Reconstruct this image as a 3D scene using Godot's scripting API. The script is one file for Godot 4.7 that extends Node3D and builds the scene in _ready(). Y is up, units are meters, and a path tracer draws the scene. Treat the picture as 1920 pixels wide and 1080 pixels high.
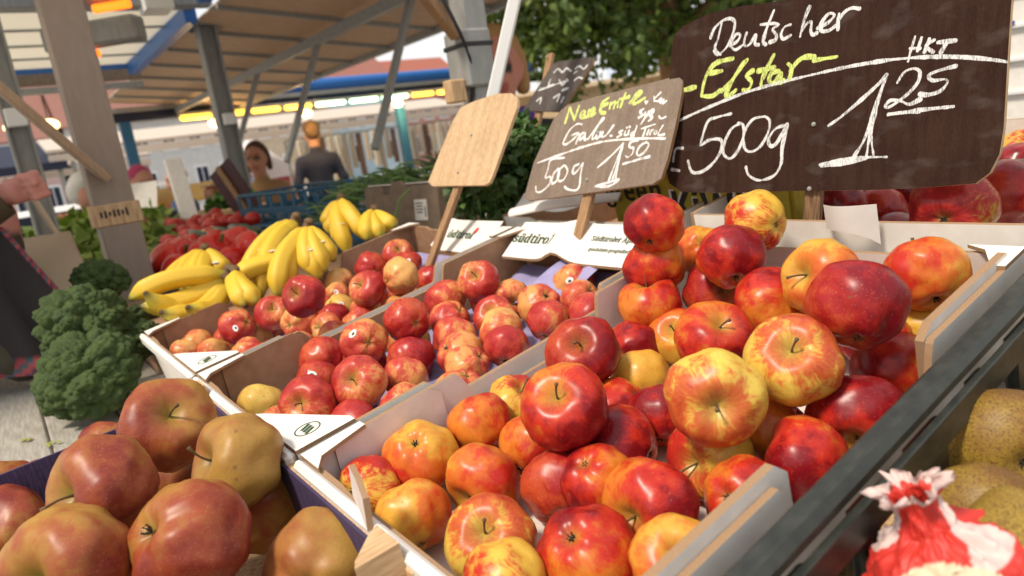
extends Node3D

const CAM := Vector3(0, 1.3, 0)
const NRM := Vector3(0, 0.98750, 0.15761)
const DEP := Vector3(0, 0.15761, -0.98750)
const GR := -0.3
const TILT := Basis(Vector3(1, 0, 0), Vector3(0, 0.98750, 0.15761), Vector3(0, -0.15761, 0.98750))
var M := {}
var used := {}
var rng := RandomNumberGenerator.new()


func _ready() -> void:
	rng.seed = 11
	setup_view()
	make_materials()
	setting()
	roofs_and_posts()
	table_and_cartons()
	fruit()
	signs()
	vegetables()
	clutter()
	people()
	far_market()


func setup_view() -> void:
	var cam := Camera3D.new()
	cam.name = "camera"
	cam.transform = Transform3D(Basis(Vector3(0.59691, -0.14074, -0.78987), Vector3(-0.09266, 0.96581, -0.24211), Vector3(0.79694, 0.21771, 0.56347)).orthonormalized(), CAM)
	cam.near = 0.03
	cam.far = 400.0
	var lens := CameraAttributesPhysical.new()
	lens.frustum_focal_length = 29.31
	lens.frustum_focus_distance = 0.74
	lens.exposure_aperture = 7.0
	lens.frustum_near = 0.03
	lens.frustum_far = 400.0
	cam.attributes = lens
	cam.fov = rad_to_deg(2.0 * atan(540.0 / 1319.0))
	add_child(cam)
	cam.current = true
	var sky_mat := ProceduralSkyMaterial.new()
	sky_mat.sky_top_color = Color(0.87, 0.89, 0.92)
	sky_mat.sky_horizon_color = Color(0.97, 0.96, 0.95)
	sky_mat.sky_curve = 0.2
	sky_mat.ground_bottom_color = Color(0.42, 0.39, 0.36)
	sky_mat.ground_horizon_color = Color(0.7, 0.68, 0.65)
	sky_mat.sun_angle_max = 1.0
	sky_mat.sky_energy_multiplier = 0.7
	var sky := Sky.new()
	sky.sky_material = sky_mat
	var env := Environment.new()
	env.background_mode = Environment.BG_SKY
	env.sky = sky
	env.tonemap_mode = Environment.TONE_MAPPER_LINEAR
	env.tonemap_exposure = 2.6
	env.sdfgi_enabled = true
	env.ssao_enabled = true
	env.ssil_enabled = true
	var we := WorldEnvironment.new()
	we.name = "world_environment"
	we.environment = env
	add_child(we)
	var sun := DirectionalLight3D.new()
	sun.name = "sun"
	sun.light_color = Color(1.0, 0.95, 0.88)
	sun.light_energy = 0.5
	sun.light_angular_distance = 10.0
	sun.shadow_enabled = true
	sun.basis = Basis.looking_at(Vector3(-0.05, -0.82, -0.55), Vector3.UP)
	add_child(sun)


# ---------------------------------------------------------------- helpers
func rim(u: float, v: float, h := 0.0) -> Vector3:
	return CAM + Vector3(u, 0, 0) + DEP * v + NRM * (h - 0.3)


func lin(r: float, g: float, b: float) -> Color:
	return Color(r, g, b).linear_to_srgb()


func mat(key: String, c: Color, rough := 0.8, metal := 0.0) -> StandardMaterial3D:
	var m := StandardMaterial3D.new()
	m.resource_name = key
	m.albedo_color = c.linear_to_srgb()
	m.roughness = rough
	m.metallic = metal
	M[key] = m
	return m


func noise_tex(freq: float, cols: Array, sd: int, normal := false, size := 256, stretch := 0) -> NoiseTexture2D:
	var n := FastNoiseLite.new()
	n.seed = sd
	n.noise_type = FastNoiseLite.TYPE_SIMPLEX_SMOOTH
	n.frequency = freq
	n.fractal_octaves = 5
	var t := NoiseTexture2D.new()
	t.width = size
	t.height = size
	t.seamless = true
	t.noise = n
	t.as_normal_map = normal
	if normal:
		t.bump_strength = 4.0
	elif cols:
		var g := Gradient.new()
		var offs := PackedFloat32Array()
		var cc := PackedColorArray()
		for i in cols.size():
			offs.append(0.2 + 0.6 * i / maxf(1.0, cols.size() - 1.0))
			cc.append(cols[i].linear_to_srgb())
		g.offsets = offs
		g.colors = cc
		t.color_ramp = g
	return t


func grain(key: String, c1: Color, c2: Color, scale: Vector3, rough := 0.8, bump := 0.0, freq := 0.02) -> StandardMaterial3D:
	var m := mat(key, Color(1, 1, 1), rough)
	m.albedo_color = Color.WHITE
	m.albedo_texture = noise_tex(freq, [c1, c1.lerp(c2, 0.45), c2], key.hash() % 1000)
	m.uv1_triplanar = true
	m.uv1_scale = scale
	if bump > 0.0:
		m.normal_enabled = true
		m.normal_texture = noise_tex(freq * 2.0, [], key.hash() % 991, true)
		m.normal_scale = bump
	return m


func numbered(n: String) -> String:
	if not used.has(n):
		used[n] = 0
		return n
	used[n] += 1
	return "%s_%03d" % [n, used[n]]


func tag(o: Node, label: String, category: String, group := "") -> Node:
	o.set_meta("label", label)
	o.set_meta("category", category)
	if group:
		o.set_meta("group", group)
	return o


func thing(n: String, label: String, category: String, at := Vector3.ZERO, b := Basis(), group := "") -> Node3D:
	var o := Node3D.new()
	o.name = numbered(n)
	o.transform = Transform3D(b, at)
	add_child(o)
	tag(o, label, category, group)
	return o


func part(n: String, mesh: Mesh, m: Material, parent: Node, at := Vector3.ZERO, b := Basis()) -> MeshInstance3D:
	var o := MeshInstance3D.new()
	o.name = n if parent != self else numbered(n)
	o.mesh = mesh
	if m:
		o.material_override = m
	o.transform = Transform3D(b, at)
	parent.add_child(o, true)
	return o


func solo(n: String, mesh: Mesh, m: Material, label: String, category: String, at := Vector3.ZERO, b := Basis(), group := "") -> MeshInstance3D:
	var o := part(n, mesh, m, self, at, b)
	tag(o, label, category, group)
	return o


func struct(n: String, mesh: Mesh, m: Material, at := Vector3.ZERO, b := Basis()) -> MeshInstance3D:
	var o := part(n, mesh, m, self, at, b)
	o.set_meta("kind", "structure")
	return o


func begin() -> SurfaceTool:
	var st := SurfaceTool.new()
	st.begin(Mesh.PRIMITIVE_TRIANGLES)
	return st


func face(st: SurfaceTool, pts: Array, center: Vector3) -> void:
	var n: Vector3 = (pts[1] - pts[0]).cross(pts[2] - pts[0])
	var mid := Vector3.ZERO
	for p in pts:
		mid += p
	mid /= pts.size()
	var q := pts.duplicate()
	if n.dot(mid - center) < 0.0:
		q.reverse()
		n = -n
	n = n.normalized()
	for i in range(1, q.size() - 1):
		for p in [q[0], q[i + 1], q[i]]:
			st.set_normal(n)
			st.add_vertex(p)


func bx(st: SurfaceTool, c: Vector3, s: Vector3, b := Basis(), ch := 0.0) -> void:
	var h := s * 0.5
	if ch <= 0.0:
		ch = minf(0.003, minf(h.x, minf(h.y, h.z)) * 0.3)
	var v := func(sx: float, sy: float, sz: float, k: int) -> Vector3:
		return c + b * Vector3(sx * (h.x - (0.0 if k == 0 else ch)), sy * (h.y - (0.0 if k == 1 else ch)), sz * (h.z - (0.0 if k == 2 else ch)))
	for k in 3:
		for s1 in [-1.0, 1.0]:
			var q := []
			for e in [[-1.0, -1.0], [1.0, -1.0], [1.0, 1.0], [-1.0, 1.0]]:
				var w := [0.0, 0.0, 0.0]
				w[k] = s1
				w[(k + 1) % 3] = e[0]
				w[(k + 2) % 3] = e[1]
				q.append(v.call(w[0], w[1], w[2], k))
			face(st, q, c)
	for k in 3:
		var i := (k + 1) % 3
		var j := (k + 2) % 3
		for a in [-1.0, 1.0]:
			for e in [-1.0, 1.0]:
				var w := [0.0, 0.0, 0.0]
				w[i] = a
				w[j] = e
				w[k] = -1.0
				var p0 = v.call(w[0], w[1], w[2], i)
				var p1 = v.call(w[0], w[1], w[2], j)
				w[k] = 1.0
				face(st, [p0, p1, v.call(w[0], w[1], w[2], j), v.call(w[0], w[1], w[2], i)], c)
	for sx in [-1.0, 1.0]:
		for sy in [-1.0, 1.0]:
			for sz in [-1.0, 1.0]:
				face(st, [v.call(sx, sy, sz, 0), v.call(sx, sy, sz, 1), v.call(sx, sy, sz, 2)], c)


func box_mesh(s: Vector3, ch := 0.0) -> ArrayMesh:
	var st := begin()
	bx(st, Vector3.ZERO, s, Basis(), ch)
	return st.commit()


func beam_basis(a: Vector3, b: Vector3, side := Vector3.UP) -> Basis:
	var y := (b - a).normalized()
	var x := side.cross(y)
	if x.length() < 0.01:
		x = Vector3(1, 0, 0.001).cross(y)
	x = x.normalized()
	return Basis(x, y, x.cross(y))


# a bar of section w x d between two points
func bar(st: SurfaceTool, a: Vector3, b: Vector3, w: float, d: float, side := Vector3.UP) -> void:
	bx(st, (a + b) * 0.5, Vector3(w, a.distance_to(b), d), beam_basis(a, b, side))


func bar_mesh(a: Vector3, b: Vector3, w: float, d: float, side := Vector3.UP) -> ArrayMesh:
	var st := begin()
	bar(st, a, b, w, d, side)
	return st.commit()


# grid of nv rows x nu columns to a smooth mesh
func gmesh(v: PackedVector3Array, nu: int, nv: int, uv := PackedVector2Array(), col := PackedColorArray(), into: ArrayMesh = null) -> ArrayMesh:
	var nn := PackedVector3Array()
	nn.resize(v.size())
	var ix := PackedInt32Array()
	for j in nv - 1:
		for i in nu - 1:
			var a := j * nu + i
			var b := a + 1
			var c := a + nu
			var d := c + 1
			var n1 := (v[b] - v[a]).cross(v[c] - v[a])
			var n2 := (v[c] - v[d]).cross(v[b] - v[d])
			nn[a] += n1
			nn[b] += n1 + n2
			nn[c] += n1 + n2
			nn[d] += n2
			ix.append_array([a, c, b, b, c, d])
	for j in nv:
		var a := j * nu
		var b := a + nu - 1
		if v[a].distance_to(v[b]) < 0.00001:
			var s := nn[a] + nn[b]
			nn[a] = s
			nn[b] = s
	for i in nn.size():
		nn[i] = nn[i].normalized() if nn[i].length() > 0.0 else Vector3.UP
	var arr := []
	arr.resize(Mesh.ARRAY_MAX)
	arr[Mesh.ARRAY_VERTEX] = v
	arr[Mesh.ARRAY_NORMAL] = nn
	if uv.size():
		arr[Mesh.ARRAY_TEX_UV] = uv
	if col.size():
		arr[Mesh.ARRAY_COLOR] = col
	arr[Mesh.ARRAY_INDEX] = ix
	var m := into if into else ArrayMesh.new()
	m.add_surface_from_arrays(Mesh.PRIMITIVE_TRIANGLES, arr)
	return m


# swept tube; cols is one colour for each point
func tube_mesh(pts: Array, radii: Array, seg := 10, cols := [], flat := 1.0, ridge := 0.0) -> ArrayMesh:
	var v := PackedVector3Array()
	var cc := PackedColorArray()
	var n := pts.size()
	var up := Vector3(0.13, 0.91, 0.31).normalized()
	for j in range(-1, n + 1):
		var k := clampi(j, 0, n - 1)
		var t: Vector3 = (pts[mini(k + 1, n - 1)] - pts[maxi(k - 1, 0)]).normalized()
		var x := up.cross(t).normalized()
		var y := t.cross(x)
		var r: float = radii[k] if j == k else 0.0
		for i in seg + 1:
			var a := TAU * i / seg
			var rg := r * (1.0 + ridge * cos(5.0 * a))
			v.append(pts[k] + x * cos(a) * rg + y * sin(a) * rg * flat)
			if cols:
				cc.append(cols[k])
	return gmesh(v, seg + 1, n + 2, PackedVector2Array(), cc)


func merge(st: SurfaceTool, m: Mesh, t := Transform3D()) -> void:
	for i in m.get_surface_count():
		st.append_from(m, i, t)


# a flat outline with thickness: surface 0 front (+z), 1 back, 2 edge; uv in metres
func panel(poly: PackedVector2Array, th: float, uv_box := Rect2(0, 0, 1, 1)) -> ArrayMesh:
	if Geometry2D.is_polygon_clockwise(poly):
		poly = poly.duplicate()
		poly.reverse()
	var tri := Geometry2D.triangulate_polygon(poly)
	var mesh := ArrayMesh.new()
	for side in [1.0, -1.0]:
		var st := begin()
		for i in range(0, tri.size(), 3):
			var abc := [poly[tri[i]], poly[tri[i + 1]], poly[tri[i + 2]]]
			var ccw: bool = (abc[1] - abc[0]).cross(abc[2] - abc[0]) > 0.0
			if ccw == (side > 0.0):
				abc.reverse()
			for p in abc:
				st.set_normal(Vector3(0, 0, side))
				st.set_uv(Vector2((p.x - uv_box.position.x) / uv_box.size.x, 1.0 - (p.y - uv_box.position.y) / uv_box.size.y))
				st.add_vertex(Vector3(p.x, p.y, side * th * 0.5))
		st.commit(mesh)
	var se := begin()
	for i in poly.size():
		var a := poly[i]
		var b := poly[(i + 1) % poly.size()]
		var n := Vector3((b - a).y, -(b - a).x, 0).normalized()
		var q := [Vector3(a.x, a.y, th * 0.5), Vector3(a.x, a.y, -th * 0.5), Vector3(b.x, b.y, -th * 0.5), Vector3(b.x, b.y, th * 0.5)]
		for k in [0, 2, 1, 0, 3, 2]:
			se.set_normal(n)
			se.set_uv(Vector2(a.x + a.y, q[k].z))
			se.add_vertex(q[k])
	se.commit(mesh)
	return mesh


func panel_part(n: String, poly: PackedVector2Array, th: float, front: Material, back: Material, edge: Material, parent: Node, at: Vector3, b := Basis(), uv_box := Rect2(0, 0, 1, 1)) -> MeshInstance3D:
	var m := panel(poly, th, uv_box)
	m.surface_set_material(0, front)
	m.surface_set_material(1, back)
	m.surface_set_material(2, edge)
	return part(n, m, null, parent, at, b)


func text_part(s: String, size: float, m: Material, parent: Node, at: Vector3, b: Basis, font := "Droid Sans", bold := false, italic := false) -> MeshInstance3D:
	var f := SystemFont.new()
	f.font_names = PackedStringArray([font])
	f.font_italic = italic
	f.font_weight = 700 if bold else 400
	var t := TextMesh.new()
	t.text = s
	t.font = f
	t.font_size = 48
	t.pixel_size = size / 48.0
	t.depth = 0.0006
	t.curve_step = 2.0
	return part("lettering", t, m, parent, at, b)


func rand_dir() -> Vector3:
	return Vector3(rng.randfn(), rng.randfn(), rng.randfn()).normalized()


# ---------------------------------------------------------------- materials
func make_materials() -> void:
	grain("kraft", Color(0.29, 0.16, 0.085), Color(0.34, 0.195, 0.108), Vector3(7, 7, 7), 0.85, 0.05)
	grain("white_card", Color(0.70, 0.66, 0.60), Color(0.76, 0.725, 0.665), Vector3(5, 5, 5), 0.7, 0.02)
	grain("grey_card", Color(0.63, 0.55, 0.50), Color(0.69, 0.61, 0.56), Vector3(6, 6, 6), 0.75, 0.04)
	grain("card_edge", Color(0.16, 0.08, 0.04), Color(0.52, 0.34, 0.19), Vector3(160, 160, 160), 0.95, 0.6, 0.05)
	grain("pale_wood", Color(0.42, 0.25, 0.12), Color(0.62, 0.42, 0.23), Vector3(28, 3, 28), 0.8, 0.3)
	grain("sign_wood", Color(0.44, 0.29, 0.16), Color(0.56, 0.385, 0.225), Vector3(26, 5, 26), 0.75, 0.2)
	grain("stake_wood", Color(0.22, 0.12, 0.055), Color(0.42, 0.25, 0.12), Vector3(40, 3, 40), 0.75, 0.3)
	grain("dark_stake", Color(0.10, 0.05, 0.022), Color(0.24, 0.135, 0.06), Vector3(50, 4, 50), 0.7, 0.3)
	grain("table_wood", Color(0.28, 0.26, 0.22), Color(0.40, 0.37, 0.32), Vector3(2.5, 30, 30), 0.7, 0.2)
	grain("brown_post", Color(0.28, 0.215, 0.165), Color(0.305, 0.237, 0.185), Vector3(9, 2, 9), 0.7, 0.02)
	grain("brace_wood", Color(0.36, 0.24, 0.15), Color(0.45, 0.31, 0.2), Vector3(20, 3, 20), 0.7, 0.1)
	grain("grey_steel", Color(0.24, 0.24, 0.225), Color(0.29, 0.29, 0.27), Vector3(5, 2, 5), 0.55, 0.02)
	grain("roof_brown", Color(0.48, 0.39, 0.29), Color(0.54, 0.45, 0.345), Vector3(2, 2, 2), 0.75)
	grain("liner", Color(0.035, 0.022, 0.065), Color(0.065, 0.042, 0.11), Vector3(60, 4, 60), 0.75, 0.3)
	grain("black_plastic", Color(0.016, 0.018, 0.014), Color(0.034, 0.035, 0.027), Vector3(9, 9, 5), 0.42, 0.06, 0.03)
	grain("tray_purple", Color(0.27, 0.24, 0.42), Color(0.34, 0.31, 0.50), Vector3(6, 6, 6), 0.55, 0.1)
	grain("board_dark", Color(0.035, 0.016, 0.012), Color(0.055, 0.028, 0.02), Vector3(40, 5, 40), 0.6)
	grain("paving", Color(0.30, 0.28, 0.26), Color(0.42, 0.40, 0.37), Vector3(1.5, 1.5, 1.5), 0.85, 0.3)
	grain("kiwi_card", Color(0.34, 0.27, 0.018), Color(0.44, 0.36, 0.03), Vector3(5, 5, 5), 0.6)
	grain("dim_card", Color(0.17, 0.12, 0.08), Color(0.22, 0.16, 0.108), Vector3(4, 4, 4), 0.8)
	grain("blue_crate", Color(0.012, 0.075, 0.14), Color(0.025, 0.13, 0.21), Vector3(8, 8, 8), 0.5)
	M.roof_brown.backlight_enabled = true
	M.roof_brown.backlight = Color(0.82, 0.72, 0.58)
	mat("blue_paint", Color(0.02, 0.13, 0.42), 0.45)
	mat("teal_paint", Color(0.012, 0.09, 0.19), 0.5)
	mat("navy", Color(0.008, 0.013, 0.035), 0.8)
	mat("stem", Color(0.13, 0.075, 0.03), 0.8)
	mat("calyx", Color(0.045, 0.03, 0.014), 0.9)
	mat("sticker", Color(0.8, 0.8, 0.78), 0.4)
	mat("ink_green", Color(0.03, 0.07, 0.025), 0.7)
	mat("ink_red", Color(0.55, 0.03, 0.03), 0.6)
	mat("ink_dark", Color(0.02, 0.018, 0.018), 0.7)
	mat("ink_blue", Color(0.03, 0.07, 0.3), 0.6)
	mat("white_paint", Color(0.72, 0.72, 0.70), 0.5)
	mat("black_rubber", Color(0.012, 0.012, 0.012), 0.6)
	var v := mat("vcol", Color(1, 1, 1), 0.55)
	v.albedo_color = Color.WHITE
	v.vertex_color_use_as_albedo = true
	var vr := mat("vcol_rough", Color(1, 1, 1), 0.9)
	vr.albedo_color = Color.WHITE
	vr.vertex_color_use_as_albedo = true
	var bro := mat("broccoli", Color(1, 1, 1), 0.85)
	bro.albedo_color = Color.WHITE
	bro.vertex_color_use_as_albedo = true
	bro.normal_enabled = true
	bro.normal_texture = noise_tex(0.12, [], 77, true)
	bro.normal_scale = 0.8
	bro.uv1_triplanar = true
	bro.uv1_scale = Vector3(3, 3, 3)
	var vg := mat("vcol_gloss", Color(1, 1, 1), 0.28)
	vg.albedo_color = Color.WHITE
	vg.vertex_color_use_as_albedo = true
	var leaf := mat("leaf", Color(1, 1, 1), 0.55)
	leaf.albedo_color = Color.WHITE
	leaf.vertex_color_use_as_albedo = true
	leaf.backlight_enabled = true
	leaf.backlight = Color(0.5, 0.6, 0.25)
	leaf.cull_mode = BaseMaterial3D.CULL_DISABLED
	var milk := mat("milky_panel", Color(0.86, 0.83, 0.76), 0.5)
	milk.backlight_enabled = true
	milk.backlight = Color(0.95, 0.93, 0.88)
	milk.cull_mode = BaseMaterial3D.CULL_DISABLED
	var canvas := mat("canvas", Color(0.58, 0.50, 0.42), 0.9)
	canvas.backlight_enabled = true
	canvas.backlight = Color(0.5, 0.45, 0.4)
	canvas.cull_mode = BaseMaterial3D.CULL_DISABLED
	var glow := mat("lamp_yellow", Color(0.9, 0.7, 0.2), 0.5)
	glow.emission_enabled = true
	glow.emission = Color(1.0, 0.72, 0.18)
	glow.emission_energy_multiplier = 1.6
	var glow2 := mat("lamp_green", Color(0.8, 0.95, 0.8), 0.5)
	glow2.emission_enabled = true
	glow2.emission = Color(0.75, 1.0, 0.78)
	glow2.emission_energy_multiplier = 1.5
	var glow3 := mat("lamp_warm", Color(1, 0.8, 0.5), 0.5)
	glow3.emission_enabled = true
	glow3.emission = Color(1.0, 0.80, 0.50)
	glow3.emission_energy_multiplier = 2.2
	var glow4 := mat("heater_orange", Color(0.9, 0.3, 0.05), 0.5)
	glow4.emission_enabled = true
	glow4.emission = Color(1.0, 0.38, 0.05)
	glow4.emission_energy_multiplier = 1.3


# fruit skin: colour only, laid round the fruit as longitude and latitude
func skin(key: String, sd: int, base: Color, blush: Color, deep: Color, cover: float, streak: float, cavity: Color, dots: float, rough: float, soft := 0.42, speck := Color(0.75, 0.55, 0.32), w := 384, h := 192) -> StandardMaterial3D:
	var n1 := FastNoiseLite.new()
	n1.seed = sd
	n1.frequency = 1.0
	n1.fractal_octaves = 3
	var n2 := FastNoiseLite.new()
	n2.seed = sd + 50
	n2.frequency = 1.0
	n2.fractal_octaves = 3
	var bytes := PackedByteArray()
	bytes.resize(w * h * 3)
	var r := RandomNumberGenerator.new()
	r.seed = sd
	var bd := Vector3(r.randfn(), r.randfn() * 0.5, r.randfn()).normalized()
	var spots := []
	for i in 5:
		spots.append([Vector3(r.randfn(), r.randfn() * 0.6, r.randfn()).normalized(), cos(r.randf_range(0.02, 0.055))])
	var k := 0
	for y in h:
		var ph := PI * (y + 0.5) / h
		var sp := sin(ph)
		var cp := cos(ph)
		var cav := exp(-pow(ph / 0.30, 2.0)) + 0.75 * exp(-pow((PI - ph) / 0.2, 2.0))
		for x in w:
			var th := TAU * x / w
			var c := cos(th)
			var s := sin(th)
			var dir := Vector3(sp * c, cp, sp * s)
			var big := n1.get_noise_3d(dir.x * 1.5, dir.y * 1.5, dir.z * 1.5)
			var str := n2.get_noise_3d(c * 7.0 + big * 2.0, ph * 2.6, s * 7.0 + big * 2.0)
			var fine := n2.get_noise_3d(dir.x * 14.0, dir.y * 14.0 + 40.0, dir.z * 14.0)
			var b := dir.dot(bd) * 0.75 + cover + big * 0.8 + str * streak + fine * 0.18 - cav * 0.45
			var col := base.lerp(blush, smoothstep(-soft, soft, b))
			col = col.lerp(deep, smoothstep(0.35, 0.75 + soft, b))
			col = col * (1.0 + 0.16 * fine + 0.10 * str)
			col = col.lerp(cavity, clampf(cav * (0.75 + 0.9 * fine), 0.0, 0.9))
			if dots > 0.0 and r.randf() < dots * sp:
				col = col.lerp(speck, 0.3 if dots < 0.1 else 0.55)
			for q in spots:
				if dir.dot(q[0]) > q[1] - fine * 0.0006:
					col = col.lerp(Color(0.16, 0.08, 0.03), 0.55)
			if dots >= 0.1:
				col = col.lerp(speck, 0.75 * smoothstep(0.05, 0.35, n1.get_noise_3d(dir.x * 20.0, dir.y * 20.0, dir.z * 20.0)))
			col = col.linear_to_srgb()
			bytes[k] = clampi(int(col.r * 255.0), 0, 255)
			bytes[k + 1] = clampi(int(col.g * 255.0), 0, 255)
			bytes[k + 2] = clampi(int(col.b * 255.0), 0, 255)
			k += 3
	var m := mat(key, Color(1, 1, 1), rough)
	m.albedo_color = Color.WHITE
	m.albedo_texture = ImageTexture.create_from_image(Image.create_from_data(w, h, false, Image.FORMAT_RGB8, bytes))
	m.metallic_specular = 0.4
	return m


# ---------------------------------------------------------------- setting
func setting() -> void:
	var g := PlaneMesh.new()
	g.size = Vector2(240, 240)
	struct("ground", g, M.paving, Vector3(-40, GR, -20))


func roofs_and_posts() -> void:
	# brown square post on the table's front line, with its brace and paper tag
	var o := thing("wooden_post", "brown square post with a paper tag and diagonal brace beside the bananas", "post", Vector3(-2.35, 0, -0.295))
	part("shaft", bar_mesh(Vector3(0, GR, 0), Vector3(0, 2.75, 0), 0.105, 0.105, Vector3.RIGHT), M.brown_post, o)
	var brace := part("brace", bar_mesh(Vector3(0.07, 1.33, 0.01), Vector3(0.32, 1.78, 0.36), 0.022, 0.062, Vector3.RIGHT), M.brace_wood, o)
	var nail := SphereMesh.new()
	nail.radius = 0.012
	nail.height = 0.02
	part("bolt", nail, M.grey_steel, brace, Vector3(0.085, 1.352, 0.02))
	var tagm := part("paper_tag", box_mesh(Vector3(0.112, 0.062, 0.125)), M.pale_wood, o, Vector3(0.0, 1.225, 0.0))
	for i in 7:
		part("lettering", box_mesh(Vector3(0.002, 0.017 + 0.006 * sin(i * 2.3), 0.006)), M.ink_dark, tagm, Vector3(0.0565, 0.004, 0.042 - i * 0.011))
	# grey steel columns
	for c in [[Vector3(-3.5, 0, -0.18), 0.075, "grey steel column beside the tote bag at the aisle"], [Vector3(-4.85, 0, -1.37), 0.10, "grey steel column carrying the blue roof beam"]]:
		var p := thing("steel_column", c[2], "column", c[0])
		var w: float = c[1]
		part("web", bar_mesh(Vector3(0, GR, 0), Vector3(0, 2.2, 0), w * 0.25, w * 0.9, Vector3.BACK), M.grey_steel, p)
		for s in [-1.0, 1.0]:
			part("flange", bar_mesh(Vector3(0, GR, s * w * 0.5), Vector3(0, 2.2, s * w * 0.5), w, w * 0.14, Vector3.BACK), M.grey_steel, p)
		part("head_plate", box_mesh(Vector3(w * 1.8, 0.03, w * 2.0)), M.grey_steel, p, Vector3(0, 2.215, 0))
		part("junction_box", box_mesh(Vector3(0.05, 0.07, 0.07)), M.white_paint, p, Vector3(w * 0.5 + 0.03, 1.62, 0.0))
	# column behind the produce with a clamp box and cable
	var q := thing("stall_column", "grey square column with clamp box and hanging black cable beside the vendor", "column", Vector3(-1.66, 0, -1.16))
	part("shaft", bar_mesh(Vector3(0, GR, 0), Vector3(0, 2.15, 0), 0.07, 0.07, Vector3.RIGHT), M.grey_steel, q)
	part("clamp", box_mesh(Vector3(0.10, 0.15, 0.09), 0.006), M.grey_steel, q, Vector3(0.0, 1.50, 0.015))
	part("wooden_block", box_mesh(Vector3(0.04, 0.06, 0.05), 0.004), M.pale_wood, q, Vector3(0.01, 1.42, 0.085))
	part("strap", box_mesh(Vector3(0.106, 0.012, 0.096)), M.black_rubber, q, Vector3(0.0, 1.535, 0.015))
	part("bracket", bar_mesh(Vector3(0.02, 1.56, 0.06), Vector3(0.05, 1.66, 0.16), 0.03, 0.03), M.stake_wood, q)
	var cab := []
	var cr := []
	for i in 24:
		var t := i / 23.0
		cab.append(Vector3(0.03 + 0.03 * sin(t * 7.0), 1.75 - t * 0.72, 0.13 - 0.11 * sin(minf(t * 3.0, 1.5)) + 0.07 * t + 0.015 * sin(t * 11.0)))
		cr.append(0.005)
	part("cable", tube_mesh(cab, cr, 8), M.black_rubber, q)
	solo("roof_strut", bar_mesh(Vector3(-1.215, 1.66, -1.02), Vector3(-1.325, 1.22, -0.885), 0.026, 0.026), M.white_paint, "pale thin wooden strut slanting in front of the vendor's face", "strut")
	# opaque brown roof with ribs, eave along the stall
	var r := thing("market_roof", "brown ribbed market roof on slim struts over the stall back", "roof", Vector3(0, 0, 0))
	var a0 := Vector3(-1.6, 2.22, -1.30)
	var a1 := Vector3(-9.0, 2.22, -1.30)
	var e0 := Vector3(-1.6, 2.05, -2.72)
	var e1 := Vector3(-9.0, 2.05, -2.72)
	var n := 11
	for i in n:
		var f0 := float(i) / n
		var f1 := float(i + 1) / n
		var st := begin()
		var mid := (a0.lerp(a1, (f0 + f1) * 0.5) + e0.lerp(e1, (f0 + f1) * 0.5)) * 0.5
		bx(st, mid, Vector3(7.4 / n - 0.012, 0.02, 1.425), Basis(Vector3.RIGHT, -0.119), 0.004)
		part("roof_panel", st.commit(), M.roof_brown, r)
		part("rib", bar_mesh(a0.lerp(a1, f0) - Vector3(0, 0.02, 0), e0.lerp(e1, f0) - Vector3(0, 0.02, 0), 0.03, 0.022, Vector3.RIGHT), M.grey_steel, r)
	part("eave_beam", bar_mesh(e0, e1, 0.05, 0.09), M.grey_steel, r)
	part("middle_beam", bar_mesh(a0.lerp(e0, 0.5) - Vector3(0, 0.08, 0), a1.lerp(e1, 0.5) - Vector3(0, 0.08, 0), 0.05, 0.06), M.grey_steel, r)
	for x in [-4.6, -5.9, -3.3]:
		part("strut", bar_mesh(Vector3(x, 1.30, -1.62), Vector3(x - 0.1, 2.08, -2.05), 0.035, 0.035), M.grey_steel, r)
	# translucent roof bays on the aisle side
	for bay in [[-1.7, -4.25, 2.30, "milky translucent roof bay nearer the brown wooden post"], [-4.55, -6.6, 2.26, "milky translucent roof bay beyond the steel cross beam"]]:
		var b := thing("skylight_roof", bay[3], "roof", Vector3.ZERO)
		var cnt := 4
		var wz := (1.6 + 1.24) / 2.0
		for i in cnt:
			var x0: float = lerpf(bay[0], bay[1], float(i) / cnt)
			var x1: float = lerpf(bay[0], bay[1], float(i + 1) / cnt)
			for zz in 2:
				var zc: float = -1.24 + wz * (zz + 0.5)
				part("panel", box_mesh(Vector3(absf(x1 - x0) - 0.02, 0.008, wz - 0.05)), M.milky_panel, b, Vector3((x0 + x1) * 0.5, bay[2], zc))
			part("rail", box_mesh(Vector3(0.02, 0.014, 2.84)), M.grey_steel, b, Vector3(x0, bay[2] - 0.012, 0.18))
		part("blue_beam", box_mesh(Vector3(absf(bay[1] - bay[0]), 0.12, 0.07)), M.blue_paint, b, Vector3((bay[0] + bay[1]) * 0.5, bay[2] - 0.03, -1.22))
		part("purlin", box_mesh(Vector3(absf(bay[1] - bay[0]), 0.03, 0.04)), M.grey_steel, b, Vector3((bay[0] + bay[1]) * 0.5, bay[2] - 0.05, 0.18))
		part("end_fascia", box_mesh(Vector3(0.03, 0.055, 2.84)), M.blue_paint, b, Vector3(bay[1], bay[2] - 0.012, 0.18))
	var cb := thing("cross_beam", "grey steel cross beam between the two translucent roof bays", "beam", Vector3(-4.4, 2.27, 0))
	part("girder", box_mesh(Vector3(0.10, 0.09, 3.0)), M.grey_steel, cb, Vector3(0, 0, 0.2))
	part("gusset", box_mesh(Vector3(0.2, 0.1, 0.14)), M.white_paint, cb, Vector3(0.05, -0.03, -1.0))
	var fb := thing("roof_fascia", "dull beige fascia board at the far end of the translucent roof", "fascia", Vector3(-6.75, 2.30, 0))
	part("board", box_mesh(Vector3(0.05, 0.30, 2.6)), M.dim_card, fb, Vector3(0, 0, 0.0))
	part("trim", box_mesh(Vector3(0.07, 0.05, 2.6)), M.grey_steel, fb, Vector3(0.01, -0.19, 0.0))
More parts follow.
